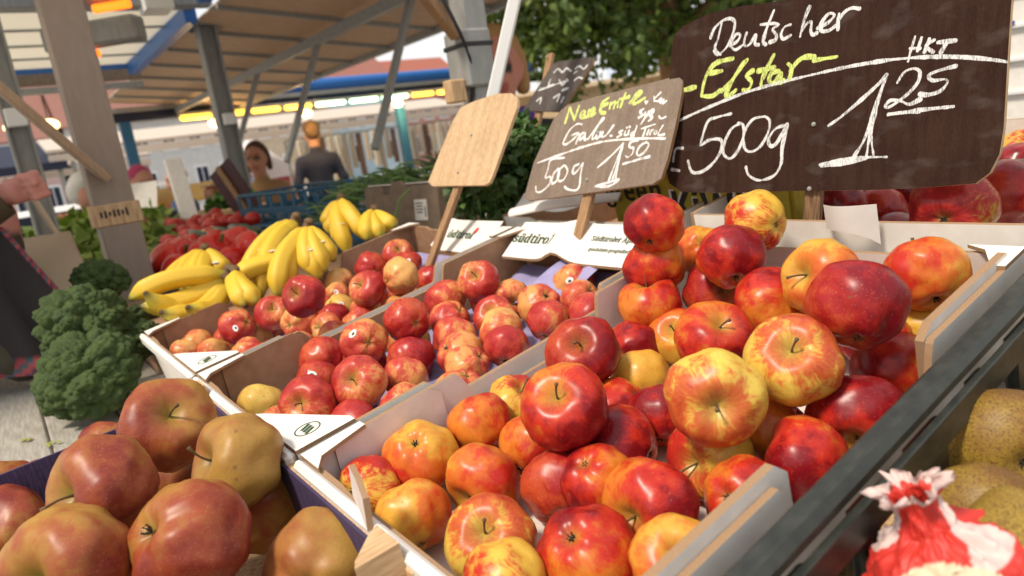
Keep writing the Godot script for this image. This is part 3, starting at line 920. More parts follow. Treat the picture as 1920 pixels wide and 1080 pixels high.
func fruit() -> void:
	lump.seed = 5
	lump.frequency = 1.0
	lump.fractal_octaves = 2
	var yel := Color(0.66, 0.40, 0.055)
	var org := Color(0.58, 0.17, 0.02)
	var red := Color(0.46, 0.024, 0.012)
	var dk := Color(0.19, 0.005, 0.009)
	var cav := Color(0.36, 0.27, 0.06)
	var el := [skin("elstar_red", 1, org, red, dk, 0.42, 0.35, cav, 0.012, 0.32), skin("elstar_half", 2, yel, red, Color(0.36, 0.016, 0.014), 0.08, 0.5, cav, 0.008, 0.34),
		skin("elstar_deep", 3, Color(0.44, 0.06, 0.018), Color(0.32, 0.014, 0.012), Color(0.18, 0.005, 0.010), 0.4, 0.5, Color(0.24, 0.14, 0.03), 0.014, 0.34),
		skin("elstar_orange", 4, Color(0.64, 0.34, 0.045), Color(0.56, 0.13, 0.02), red, 0.15, 0.3, cav, 0.008, 0.34), skin("elstar_yellow", 5, Color(0.66, 0.46, 0.075), Color(0.50, 0.10, 0.025), Color(0.34, 0.03, 0.02), -0.2, 0.5, Color(0.40, 0.36, 0.08), 0.006, 0.36)]
	var ga := [skin("gala_streaked", 6, Color(0.64, 0.28, 0.085), Color(0.50, 0.06, 0.038), Color(0.36, 0.022, 0.022), 0.35, 0.6, cav, 0.008, 0.34), skin("gala_pale", 7, Color(0.66, 0.36, 0.11), Color(0.54, 0.12, 0.05), Color(0.42, 0.04, 0.03), 0.12, 0.6, cav, 0.006, 0.35),
		skin("gala_red", 8, Color(0.48, 0.08, 0.03), Color(0.38, 0.022, 0.02), Color(0.24, 0.010, 0.016), 0.5, 0.9, cav, 0.010, 0.3), skin("gala_yellow", 9, Color(0.62, 0.42, 0.09), Color(0.55, 0.30, 0.07), Color(0.45, 0.15, 0.05), -0.4, 0.6, cav, 0.004, 0.36)]
	var bo := [skin("russet_red", 10, Color(0.37, 0.18, 0.035), Color(0.27, 0.050, 0.020), Color(0.17, 0.019, 0.013), 0.40, 0.35, Color(0.24, 0.22, 0.035), 0.03, 0.38, 0.6, Color(0.50, 0.34, 0.17)), skin("russet_olive", 11, Color(0.38, 0.205, 0.038), Color(0.29, 0.070, 0.024), Color(0.18, 0.022, 0.015), 0.20, 0.35, Color(0.24, 0.21, 0.04), 0.03, 0.40, 0.6, Color(0.50, 0.34, 0.17)),
		skin("russet_brown", 12, Color(0.36, 0.20, 0.042), Color(0.30, 0.105, 0.03), Color(0.20, 0.036, 0.018), 0.12, 0.3, Color(0.22, 0.17, 0.04), 0.03, 0.42, 0.6, Color(0.50, 0.34, 0.17))]
	var bk := [skin("dark_red", 13, Color(0.36, 0.030, 0.015), Color(0.25, 0.010, 0.011), Color(0.12, 0.004, 0.008), 0.2, 0.5, Color(0.2, 0.12, 0.03), 0.012, 0.25), skin("back_half", 14, Color(0.52, 0.32, 0.05), Color(0.42, 0.03, 0.02), Color(0.25, 0.01, 0.012), 0.25, 0.8, cav, 0.008, 0.3)]
	var pear := skin("pear_skin", 15, Color(0.31, 0.20, 0.030), Color(0.24, 0.13, 0.023), Color(0.15, 0.065, 0.015), -0.05, 0.2, Color(0.14, 0.08, 0.03), 0.16, 0.5, 0.42, Color(0.09, 0.04, 0.012))
	var meshes := []
	for k in 4:
		var s := 0.0
		for i in 24:
			var q := apple_point(k, 1.35, TAU * i / 24.0)
			s += Vector2(q.x, q.z).length()
		norm[k] = s / 24.0 * 1.01
	for k in 4:
		meshes.append(apple_mesh(k))
	var stems := []
	for k in 4:
		stems.append(stem_mesh(k))
	var cx := calyx_mesh()
	var elw := ["red and orange apple", "yellow and red apple", "deep dark red apple", "orange yellow apple", "red streaked yellow apple"]
	var gaw := ["pink red streaked apple", "pale pink streaked apple", "small even red apple", "small yellow apple"]
	var sets := [
		[[
	[-0.582, 1.165, -0.632, 0.037, -0.342, 0.607, -0.717, 2.753, 0, 0],
	[-0.507, 1.151, -0.728, 0.038, -0.994, 0.071, -0.080, 4.543, 1, 0],
	[-0.599, 1.111, -0.734, 0.033, -0.641, -0.504, -0.579, 0.452, 3, 0],
	[-0.496, 1.123, -0.662, 0.039, -0.528, 0.673, -0.519, 4.266, 0, 0],
	[-0.597, 1.110, -0.644, 0.039, -0.786, 0.547, -0.288, 1.810, 0, 0],
	[-0.372, 1.116, -0.635, 0.039, -0.245, 0.315, 0.917, 5.712, 3, 1],
	[-0.306, 1.107, -0.705, 0.039, -0.557, 0.679, -0.479, 5.848, 3, 0],
	[-0.587, 1.067, -0.617, 0.040, 0.062, 0.982, 0.177, 0.156, 0, 1],
	[-0.540, 1.071, -0.686, 0.041, 0.829, 0.297, 0.474, 3.771, 2, 1],
	[-0.435, 1.079, -0.643, 0.041, -0.911, -0.323, 0.258, 5.709, 0, 0],
	[-0.302, 1.114, -0.566, 0.041, -0.355, 0.733, -0.580, 0.836, 2, 0],
	[-0.539, 1.036, -0.608, 0.035, 0.333, 0.670, 0.664, 3.287, 3, 1],
	[-0.447, 1.063, -0.558, 0.040, 0.619, 0.738, 0.268, 4.713, 0, 1],
	[-0.325, 1.079, -0.506, 0.039, 0.391, 0.623, 0.678, 4.201, 4, 1],
	[-0.315, 1.042, -0.719, 0.038, -0.679, 0.684, -0.267, 3.082, 1, 0],
	[-0.295, 1.039, -0.617, 0.038, -0.542, 0.676, -0.500, 2.298, 0, 0],
	[-0.572, 1.029, -0.564, 0.033, -0.120, -0.080, -0.989, 3.596, 0, 0],
	[-0.549, 1.058, -0.468, 0.040, 0.500, 0.677, 0.541, 1.734, 2, 1],
	[-0.528, 1.013, -0.528, 0.034, -0.611, 0.686, -0.395, 4.128, 3, 0],
	[-0.349, 1.067, -0.430, 0.040, 0.672, 0.115, 0.732, 2.326, 4, 1],
	[-0.288, 1.023, -0.538, 0.041, 0.376, -0.339, 0.863, 2.883, 0, 1],
	[-0.465, 1.052, -0.367, 0.040, 0.389, 0.710, 0.586, 4.517, 0, 1],
	[-0.603, 1.007, -0.410, 0.033, 0.534, 0.840, -0.100, 2.594, 1, 1],
	[-0.508, 1.003, -0.473, 0.033, -0.764, -0.535, 0.362, 2.653, 0, 0],
	[-0.454, 1.006, -0.476, 0.033, -0.441, 0.647, -0.622, 3.284, 0, 0],
	[-0.594, 1.005, -0.354, 0.035, -0.742, 0.663, -0.101, 0.579, 0, 0],
	[-0.599, 0.997, -0.282, 0.038, -0.489, -0.812, -0.317, 6.000, 3, 0],
	[-0.450, 0.999, -0.414, 0.039, -0.914, 0.144, 0.379, 3.721, 0, 0],
	[-0.536, 0.990, -0.373, 0.033, -0.218, 0.546, -0.809, 5.935, 0, 0],
	[-0.527, 0.984, -0.308, 0.038, 0.203, -0.280, 0.938, 5.328, 3, 1],
	[-0.370, 1.000, -0.445, 0.038, 0.084, 0.203, 0.975, 2.966, 1, 1],
	[-0.295, 1.011, -0.470, 0.036, -0.944, 0.141, 0.297, 2.908, 0, 0],
	[-0.460, 0.983, -0.348, 0.037, -0.709, 0.433, -0.557, 2.157, 2, 0],
	[-0.604, 0.984, -0.225, 0.033, -0.441, -0.498, -0.747, 2.037, 1, 0],
	[-0.544, 0.973, -0.240, 0.035, -0.693, 0.682, -0.233, 2.606, 3, 0],
	[-0.360, 0.997, -0.356, 0.040, 0.134, 0.153, 0.979, 2.814, 0, 1],
	[-0.311, 0.999, -0.409, 0.033, -0.035, -0.464, -0.885, 2.893, 0, 0],
	[-0.455, 0.974, -0.264, 0.038, 0.481, 0.737, 0.475, 4.887, 4, 1],
	[-0.367, 0.985, -0.290, 0.039, -0.156, -0.862, -0.482, 5.898, 0, 0],
	[-0.305, 0.991, -0.322, 0.033, 0.462, 0.780, 0.421, 0.255, 3, 1],
	[-0.386, 0.983, -0.230, 0.033, -0.963, -0.229, 0.145, 5.004, 1, 0],
	[-0.349, 1.012, -0.507, 0.033, -0.827, -0.405, 0.390, 0.435, 0, 0],
	[-0.337, 1.046, -0.665, 0.033, -0.319, 0.597, -0.736, 2.686, 0, 0],
	[-0.419, 1.001, -0.356, 0.033, -0.073, -0.846, -0.528, 4.776, 0, 0],
	[-0.474, 1.048, -0.720, 0.038, -0.697, -0.409, -0.589, 2.266, 3, 0],
	[-0.395, 1.048, -0.717, 0.038, 0.165, 0.440, -0.883, 3.201, 0, 0],
], el, elw, "%s %s under the dark sign", "large apples in the carton under the dark sign", [0, 1, 2]],
		[[
	[-0.932, 1.072, -0.596, 0.034, 0.570, 0.621, 0.538, 2.226, 0, 1],
	[-0.988, 1.043, -0.563, 0.035, -0.678, 0.684, -0.268, 5.769, 0, 0],
	[-0.960, 1.031, -0.629, 0.035, -0.935, 0.049, 0.352, 1.461, 2, 0],
	[-0.835, 1.049, -0.713, 0.034, -0.648, 0.687, -0.328, 3.151, 0, 0],
	[-0.825, 1.036, -0.630, 0.035, -0.755, -0.656, -0.008, 3.741, 0, 0],
	[-0.871, 1.027, -0.576, 0.033, 0.459, 0.652, 0.603, 4.722, 0, 0],
	[-0.758, 1.030, -0.591, 0.032, -0.366, 0.618, -0.696, 5.943, 0, 0],
	[-0.769, 1.042, -0.665, 0.031, -0.795, -0.574, 0.198, 4.472, 1, 0],
	[-0.935, 1.022, -0.535, 0.034, -0.607, -0.689, 0.397, 6.000, 0, 0],
	[-0.916, 1.050, -0.452, 0.034, -0.999, 0.039, -0.020, 2.667, 2, 0],
	[-0.806, 1.022, -0.541, 0.035, -0.823, 0.228, 0.521, 3.728, 1, 0],
	[-0.870, 1.015, -0.499, 0.034, -0.203, 0.537, -0.818, 5.142, 0, 0],
	[-0.955, 1.005, -0.467, 0.035, -0.147, 0.158, -0.976, 1.932, 1, 0],
	[-0.753, 1.018, -0.510, 0.031, -0.467, 0.655, -0.594, 0.577, 0, 0],
	[-0.924, 1.035, -0.383, 0.034, -0.963, -0.186, -0.193, 5.624, 0, 0],
	[-0.876, 1.003, -0.427, 0.035, -0.561, 0.679, -0.473, 0.658, 2, 0],
	[-0.813, 1.009, -0.471, 0.034, 0.013, -0.605, -0.796, 1.520, 0, 0],
	[-0.758, 1.008, -0.448, 0.031, -0.707, -0.582, 0.402, 3.647, 0, 0],
	[-1.007, 1.004, -0.346, 0.036, -0.865, 0.188, -0.464, 1.817, 2, 0],
	[-0.963, 0.993, -0.393, 0.034, -0.445, 0.648, -0.618, 1.624, 2, 0],
	[-0.811, 1.019, -0.320, 0.035, 0.600, 0.492, 0.631, 5.319, 0, 1],
	[-0.827, 0.998, -0.390, 0.031, -0.266, 0.571, -0.777, 5.247, 0, 0],
	[-0.956, 0.992, -0.317, 0.032, -0.433, 0.644, -0.631, 1.950, 2, 0],
	[-0.831, 1.008, -0.258, 0.035, 0.636, 0.382, 0.670, 4.735, 0, 1],
	[-0.858, 0.982, -0.324, 0.032, -0.553, 0.678, -0.484, 5.623, 2, 0],
	[-0.983, 0.974, -0.239, 0.034, -0.492, 0.663, -0.564, 2.059, 3, 0],
	[-0.873, 0.970, -0.228, 0.034, -0.719, -0.671, -0.181, 5.583, 0, 0],
	[-0.809, 0.970, -0.226, 0.034, 0.330, -0.519, 0.789, 3.972, 0, 0],
	[-0.745, 0.970, -0.227, 0.034, -0.794, 0.604, 0.062, 0.271, 0, 0],
	[-0.907, 0.979, -0.283, 0.034, 0.528, 0.017, -0.849, 0.745, 2, 0],
	[-0.777, 0.979, -0.288, 0.034, 0.111, 0.030, -0.993, 5.466, 0, 0],
	[-0.706, 0.980, -0.289, 0.034, 0.754, -0.577, 0.312, 1.875, 0, 0],
	[-0.743, 0.988, -0.343, 0.034, 0.975, 0.161, 0.153, 1.166, 0, 0],
	[-0.708, 0.998, -0.403, 0.034, -0.413, -0.891, 0.190, 4.651, 0, 0],
	[-0.906, 1.035, -0.634, 0.034, 0.865, -0.055, 0.499, 2.096, 0, 0],
	[-0.713, 1.034, -0.629, 0.034, 0.678, 0.206, -0.706, 0.458, 0, 0],
], ga, gaw, "%s %s over the purple tray", "small apples in the carton with the purple tray", [1, 0, 1]],
		[[
	[-1.393, 0.980, -0.227, 0.030, -0.982, 0.056, 0.181, 3.577, 1, 0],
	[-1.430, 0.986, -0.256, 0.032, 0.163, -0.804, -0.572, 1.766, 0, 0],
	[-1.363, 0.977, -0.270, 0.029, -0.535, 0.674, -0.509, 3.502, 1, 0],
	[-1.332, 1.019, -0.315, 0.034, -0.832, -0.355, 0.427, 5.786, 0, 0],
	[-1.412, 0.981, -0.314, 0.032, -0.774, -0.252, -0.580, 5.747, 1, 0],
	[-1.314, 1.030, -0.378, 0.034, 0.806, 0.550, 0.219, 5.927, 0, 1],
	[-1.397, 0.988, -0.389, 0.034, 0.088, 0.230, -0.969, 5.753, 0, 0],
	[-1.356, 0.984, -0.350, 0.029, -0.627, 0.687, -0.367, 2.880, 1, 0],
	[-1.247, 1.014, -0.400, 0.034, -0.511, -0.128, -0.850, 2.350, 1, 0],
	[-1.094, 1.089, -0.369, 0.035, 0.535, 0.434, 0.725, 5.683, 2, 1],
	[-1.426, 1.033, -0.563, 0.032, -0.937, 0.234, 0.259, 2.336, 1, 0],
	[-1.380, 1.017, -0.532, 0.029, -0.445, -0.073, -0.893, 1.361, 1, 0],
	[-1.329, 1.065, -0.597, 0.034, -0.949, 0.210, -0.234, 3.539, 2, 0],
	[-1.346, 1.076, -0.671, 0.034, 0.752, 0.609, 0.253, 1.404, 0, 1],
	[-1.288, 1.058, -0.655, 0.034, 0.152, -0.729, -0.668, 0.623, 2, 0],
	[-1.111, 1.077, -0.550, 0.034, 0.027, 0.091, -0.995, 1.299, 1, 0],
	[-1.147, 1.062, -0.501, 0.034, 0.297, 0.608, 0.737, 2.592, 0, 1],
	[-1.244, 1.032, -0.621, 0.033, -0.936, 0.233, -0.264, 2.164, 0, 0],
	[-1.190, 1.025, -0.589, 0.029, -0.286, 0.581, -0.762, 4.379, 1, 0],
	[-1.245, 1.017, -0.547, 0.033, -0.396, 0.630, -0.668, 3.264, 2, 0],
	[-1.200, 1.014, -0.512, 0.029, -0.604, 0.685, -0.407, 3.066, 1, 0],
	[-1.291, 1.008, -0.497, 0.032, 0.001, -0.815, -0.580, 0.781, 3, 0],
	[-1.243, 1.005, -0.466, 0.031, -0.604, 0.685, -0.407, 0.558, 2, 0],
	[-1.199, 1.002, -0.433, 0.029, 0.364, 0.321, 0.874, 2.482, 1, 1],
	[-1.283, 0.970, -0.245, 0.033, -0.638, -0.766, 0.077, 2.314, 0, 0],
	[-1.221, 0.971, -0.249, 0.033, 0.282, 0.066, 0.957, 5.154, 2, 0],
	[-1.151, 0.971, -0.249, 0.033, -0.219, 0.761, -0.611, 5.740, 2, 0],
	[-1.249, 0.980, -0.302, 0.033, -0.346, -0.089, -0.934, 2.993, 0, 0],
	[-1.189, 0.980, -0.303, 0.033, 0.786, 0.513, -0.345, 4.680, 0, 0],
	[-1.121, 0.980, -0.302, 0.033, 0.064, -0.854, 0.517, 0.061, 0, 0],
	[-1.149, 0.989, -0.362, 0.033, 0.953, 0.108, -0.282, 2.328, 0, 0],
	[-1.317, 0.999, -0.423, 0.033, -0.709, -0.329, -0.623, 2.438, 0, 0],
	[-1.121, 0.998, -0.417, 0.033, 0.502, 0.665, -0.553, 4.197, 0, 0],
	[-1.417, 1.007, -0.475, 0.033, 0.550, -0.731, -0.404, 4.903, 2, 0],
	[-1.351, 1.008, -0.481, 0.033, -0.106, -0.994, 0.028, 4.540, 2, 0],
	[-1.155, 1.008, -0.480, 0.033, -0.352, 0.817, 0.456, 2.825, 0, 0],
	[-1.121, 1.017, -0.538, 0.033, 0.313, -0.940, 0.133, 2.247, 0, 0],
	[-1.384, 1.035, -0.650, 0.033, -0.475, 0.876, 0.078, 4.794, 0, 0],
	[-1.188, 1.035, -0.652, 0.033, -0.311, 0.531, -0.788, 0.305, 2, 0],
	[-1.123, 1.035, -0.648, 0.033, 0.841, -0.525, -0.130, 4.450, 2, 0],
], ga, gaw, "%s %s in the banana side carton", "small apples in the carton beside the bananas", [1, 0, 1]],
		[[
	[-0.805, 1.047, -0.098, 0.049, 0.800, 0.599, -0.036, 6.180, 1, 1],
	[-0.701, 1.040, -0.022, 0.049, 0.336, 0.332, 0.881, 1.764, 1, 1],
	[-0.682, 1.027, -0.133, 0.048, 0.043, 0.466, 0.884, 1.551, 2, 1],
	[-0.709, 0.964, -0.148, 0.047, 0.148, 0.551, 0.822, 0.002, 0, 1],
	[-0.578, 1.022, -0.064, 0.049, -0.140, -0.655, -0.743, 1.027, 0, 0],
	[-0.540, 0.969, -0.148, 0.048, -0.732, -0.125, -0.669, 3.484, 2, 0],
	[-0.622, 1.018, 0.016, 0.049, 0.617, 0.294, 0.730, 1.931, 1, 1],
	[-0.929, 0.949, 0.060, 0.049, -0.124, 0.365, -0.922, 0.820, 0, 0],
	[-1.047, 0.943, 0.019, 0.040, -0.612, 0.686, -0.393, 0.135, 1, 0],
	[-0.867, 0.961, -0.099, 0.040, -0.673, 0.685, -0.279, 5.029, 2, 0],
	[-1.087, 0.954, -0.055, 0.040, -0.519, 0.670, -0.530, 0.811, 0, 0],
	[-1.125, 0.934, 0.071, 0.040, -0.728, 0.670, -0.145, 0.751, 0, 0],
	[-0.941, 0.972, -0.163, 0.040, -0.912, 0.340, 0.232, 6.149, 0, 0],
	[-0.808, 0.952, -0.042, 0.040, -0.698, -0.522, -0.490, 3.636, 2, 0],
	[-0.839, 0.926, 0.122, 0.044, -0.217, 0.264, 0.940, 5.088, 1, 0],
	[-0.746, 0.926, 0.123, 0.044, 0.082, -0.627, 0.775, 4.931, 0, 0],
	[-0.654, 0.927, 0.116, 0.044, 0.479, -0.741, -0.471, 0.902, 1, 0],
	[-0.557, 0.926, 0.121, 0.044, -0.912, -0.397, -0.103, 1.893, 0, 0],
	[-0.790, 0.940, 0.038, 0.044, -0.330, -0.863, 0.383, 5.433, 2, 0],
	[-0.697, 0.939, 0.039, 0.044, -0.261, 0.946, 0.194, 1.317, 2, 0],
	[-0.511, 0.940, 0.037, 0.044, -0.397, 0.380, 0.835, 3.743, 1, 0],
	[-0.934, 0.953, -0.047, 0.044, -0.951, 0.307, 0.027, 2.497, 2, 0],
	[-0.649, 0.953, -0.048, 0.044, 0.197, -0.967, -0.161, 3.587, 2, 0],
], bo, ["dull red russet apple", "olive and red russet apple", "brown green russet apple"], "%s %s in the wooden crate", "russet apples in the wooden crate", [3, 3, 3]],
		[[
	[-0.344, 1.144, -0.862, 0.045, -0.100, 0.207, -0.973, 5.316, 1, 0],
	[-0.469, 1.120, -0.946, 0.037, -0.580, 0.235, -0.780, 3.106, 0, 0],
	[-0.493, 1.138, -0.885, 0.039, -0.509, 0.668, -0.543, 5.761, 0, 0],
	[-0.648, 1.119, -0.990, 0.039, -0.656, 0.687, -0.314, 2.384, 0, 0],
	[-0.313, 1.148, -0.934, 0.040, -0.903, 0.203, -0.380, 1.615, 0, 0],
	[-0.469, 1.135, -1.012, 0.042, -0.865, 0.256, -0.431, 5.540, 0, 0],
	[-0.374, 1.148, -1.141, 0.037, -0.376, 0.622, -0.687, 4.902, 0, 0],
	[-0.400, 1.160, -1.216, 0.037, -0.692, 0.682, -0.236, 2.267, 1, 0],
	[-0.587, 1.140, -0.961, 0.040, -0.616, -0.783, -0.090, 3.820, 0, 0],
	[-0.544, 1.135, -1.039, 0.040, -0.522, 0.671, -0.526, 3.964, 0, 0],
	[-0.416, 1.141, -1.065, 0.040, -0.715, 0.676, -0.180, 4.782, 0, 0],
	[-0.785, 1.118, -0.953, 0.037, -0.341, 0.607, -0.718, 3.892, 0, 0],
	[-0.588, 1.091, -0.883, 0.041, -0.303, -0.707, -0.639, 3.943, 0, 0],
	[-0.418, 1.092, -0.888, 0.041, 0.079, -0.153, -0.985, 3.206, 0, 0],
	[-0.380, 1.103, -0.955, 0.041, -0.538, -0.655, 0.530, 2.517, 0, 0],
	[-0.331, 1.115, -1.032, 0.041, 0.560, 0.108, 0.821, 1.791, 0, 0],
], bk, ["glossy dark red apple", "red and yellow apple"], "%s in the white carton behind the dark price sign", "dark apples in the back carton", [0, 2, 0]],
	]
	var si := 0
	for s in sets:
		var idx := 0
		for a in s[0]:
			var kind: int = s[5][idx % 3]
			var ty: int = int(a[8])
			var label: String
			if si < 4:
				var pos := Vector3(a[0], a[1], a[2]) - CAM
				var v := DEP.dot(pos)
				var ends: Array = [[-0.54, -0.36, "beside the next carton", "beside the black crate"], [-0.94, -0.76, "beside the small carton", "beside the heaped carton"], [-1.36, -1.18, "beside the bananas", "beside next carton"], [-0.85, -0.6, "beside the table boards", "beside the heaped carton"]][si]
				var where := "by the back wall" if v > (0.54 if si < 3 else 0.0) else ("near the front rim" if v < (0.32 if si < 3 else -0.12) else "mid heap")
				if NRM.dot(pos) + 0.3 > 0.03:
					where += " on top"
				elif pos.x < ends[0]:
					where += " " + ends[2]
				elif pos.x > ends[1]:
					where += " " + ends[3]
				label = s[3] % [s[2][ty], where]
			else:
				label = s[3] % s[2][ty]
			if label.split(" ").size() > 16:
				label = label.replace("small ", "").replace("large ", "").replace(" the heaped", " heaped").replace(" the table", " table").replace(" the next", " next").replace("in the banana", "in banana")
			var o := solo("apple", meshes[kind], s[1][ty], label, "apple", Vector3(a[0], a[1], a[2]), axis_basis(Vector3(a[4], a[5], a[6]), a[7]).scaled(Vector3.ONE * (a[3] / 1.0)), s[4])
			if int(a[9]) == 1 or idx % 3 == 0:
				part("stem", stems[idx % 4], M.stem, o)
			part("calyx", cx, M.calyx, o)
			if (si == 1 and idx in [2, 3, 12, 14, 22]) or (si == 2 and idx in [3, 11, 14, 21]):
				# sticker on the side that faces the aisle
				var toward: Vector3 = (o.transform.basis.inverse() * (CAM + Vector3(0, 0.25, 0) - o.position)).normalized()
				var ph := clampf(acos(clampf(toward.y, -1.0, 1.0)), 0.75, 2.3)
				var st := part("sticker", sticker_mesh(kind, ph, atan2(toward.z, toward.x) + 0.25, 0.20), M.sticker, o)
				part("sticker_print", sticker_mesh(kind, ph + 0.03, atan2(toward.z, toward.x) + 0.25, 0.09), M.ink_green if si == 1 else M.ink_dark, st, Vector3.ZERO, Basis().scaled(Vector3.ONE * 1.003))
			idx += 1
		si += 1
	var pm := pear_mesh()
	for a in [
	[-0.189, 1.024, -0.556, 0.041, -0.653, -0.015, -0.757, 2.966, 0, 0],
	[-0.173, 1.006, -0.476, 0.038, -0.396, 0.034, -0.917, 2.395, 0, 0],
	[-0.136, 1.018, -0.422, 0.037, -0.330, 0.602, -0.727, 5.381, 0, 0],
]:
		var o := solo("pear", pm, pear, "russet speckled pear lying in the black plastic crate", "pear", Vector3(a[0], a[1], a[2]), axis_basis(Vector3(a[4], a[5], a[6]), a[7]).scaled(Vector3.ONE * a[3]), "pears in the black crate")
		part("stem", stems[1], M.stem, o, Vector3(0, 0.25, 0))
		part("calyx", cx, M.calyx, o, Vector3(0, -0.08, 0))
	for p in [rim(-0.10, 0.62, -0.10), rim(-0.09, 0.50, -0.11), rim(-0.14, 0.74, -0.10), rim(-0.06, 0.38, -0.11), rim(0.02, 0.6, -0.1), rim(0.0, 0.46, -0.1)]:
		var o := solo("pear", pm, pear, "russet speckled pear lying in the black plastic crate", "pear", p, axis_basis(rand_dir(), 1.0).scaled(Vector3.ONE * 0.04), "pears in the black crate")
		part("stem", stems[2], M.stem, o, Vector3(0, 0.25, 0))
	bananas()


func banana_mesh(a: Vector3, b: Vector3, bulge: Vector3, r: float) -> ArrayMesh:
	var p := []
	var rr := []
	var cc := []
	for i in 19:
		var t := i / 18.0
		var q := a.lerp(b, t) + bulge * (4.0 * t * (1.0 - t)) * (1.0 + 0.3 * (t - 0.5))
		p.append(q)
		var w := smoothstep(0.0, 0.24, t) * (1.0 - smoothstep(0.82, 1.0, t))
		rr.append(r * (0.34 + 0.66 * w) * (0.55 if t > 0.985 else 1.0))
		var c := Color(0.66, 0.43, 0.028)
		if t < 0.16:
			c = Color(0.34, 0.36, 0.05).lerp(c, t / 0.16)
		if t > 0.96:
			c = Color(0.07, 0.04, 0.02)
		elif t > 0.9:
			c = c.lerp(Color(0.40, 0.40, 0.06), 0.6)
		cc.append(c)
	return tube_mesh(p, rr, 20, cc, 1.0, 0.07)


func bananas() -> void:
	# crown point, then the tips of the fingers; every hand is one thing
	var hands := [
		[[-1.541, 1.084, -0.373], [-1.531, 1.067, -0.192, -0.100], [-1.457, 1.057, -0.261, -0.250], [-1.574, 1.079, -0.182, 0.120], [-1.503, 1.096, -0.203, -0.300], [-1.465, 1.058, -0.215, -0.200], [-1.477, 1.034, -0.240, -0.120]],
		[[-1.730, 1.119, -0.376], [-1.650, 1.065, -0.281, 0.100], [-1.623, 1.057, -0.310, 0.100], [-1.663, 1.073, -0.268, 0.100], [-1.636, 1.060, -0.295, 0.100], [-1.619, 1.057, -0.327, 0.100], [-1.659, 1.077, -0.396, 0.120]],
		[[-1.619, 1.158, -0.563], [-1.642, 1.112, -0.477, 0.120], [-1.572, 1.077, -0.484, 0.150], [-1.608, 1.080, -0.435, 0.160], [-1.551, 1.052, -0.395, 0.140], [-1.520, 1.056, -0.438, 0.140], [-1.481, 1.032, -0.409, 0.160]],
		[[-1.515, 1.148, -0.552], [-1.437, 1.047, -0.460, 0.200], [-1.409, 1.053, -0.514, 0.200], [-1.415, 1.036, -0.422, 0.180], [-1.416, 1.067, -0.502, 0.180], [-1.405, 1.065, -0.529, 0.200], [-1.428, 1.081, -0.562, 0.200]],
		[[-1.766, 1.174, -0.743], [-1.743, 1.125, -0.681, 0.100], [-1.721, 1.106, -0.679, 0.100], [-1.673, 1.077, -0.682, 0.160], [-1.645, 1.053, -0.687, 0.200], [-1.628, 1.081, -0.735, 0.220]],
		[[-1.677, 1.135, -0.788], [-1.592, 1.086, -0.719, 0.150], [-1.578, 1.088, -0.749, 0.120], [-1.581, 1.103, -0.794, 0.120]],
		[[-1.500, 1.084, -0.371], [-1.393, 1.040, -0.353, 0.120], [-1.387, 1.040, -0.376, 0.150], [-1.488, 1.088, -0.487, 0.100]]]
	var words := ["lowest hand of ripe bananas lying against the brown post", "upright hand of bananas with green stalks before the red peppers", "hand of bananas with blue stickers leaning on the apple carton", "hand of thick bananas drooping over the apple carton rim", "hand of bananas standing in front of the grey cardboard box", "small hand of bananas at the end of the apple carton", "short hand of bananas with dark stalk beside the carton's notch"]
	var k := 0
	for h in hands:
		var c := Vector3(h[0][0], h[0][1], h[0][2])
		var o := thing("banana_hand", words[k], "bananas", c, Basis(), "hands of bananas")
		var cen := Vector3.ZERO
		for i in range(1, h.size()):
			cen += Vector3(h[i][0], h[i][1], h[i][2]) - c
		cen /= maxf(1.0, h.size() - 1.0)
		for i in range(1, h.size()):
			var tip := Vector3(h[i][0], h[i][1], h[i][2]) - c
			var out := (tip - cen * 0.8)
			var axis := tip.normalized()
			var bul := (Vector3(0.35, 0.75, 0.45) + out * 2.0)
			bul = (bul - axis * bul.dot(axis)).normalized() * tip.length() * h[i][3]
			var bm := part("banana", banana_mesh(Vector3.ZERO + rand_dir() * 0.006, tip, bul, 0.0205), M.vcol, o)
			if i % 2 == 0:
				var sp := SphereMesh.new()
				sp.radius = 0.012
				sp.height = 0.024
				var mid := tip * 0.55 + bul * 0.98 + (CAM - c).normalized() * 0.0165
				part("sticker", sp, M.sticker, bm, mid, axis_basis((CAM - c).normalized(), 0.4).scaled(Vector3(1.2, 0.12, 0.9)))
		var cr := begin()
		merge(cr, tube_mesh([Vector3(0.012, 0.022, 0.0), Vector3(0, 0.006, 0), cen.normalized() * 0.02], [0.011, 0.016, 0.017], 8))
		part("crown", cr.commit(), M.stem, o)
		k += 1


# ---------------------------------------------------------------- signs
func poly_of(a: Array) -> PackedVector2Array:
	var p := PackedVector2Array()
	for i in range(0, a.size(), 2):
		p.append(Vector2(a[i], a[i + 1]) / 10000.0)
	return p


func spline(a: Array) -> Array:
	var p := poly_of(a)
	var out := []
	for i in p.size() - 1:
		var p0 := p[maxi(i - 1, 0)]
		var p3 := p[mini(i + 2, p.size() - 1)]
		var n := maxi(2, int(p[i].distance_to(p[i + 1]) / 0.0006))
		for k in n:
			out.append(p[i].cubic_interpolate(p[i + 1], p0, p3, float(k) / n))
	out.append(p[p.size() - 1])
	return out


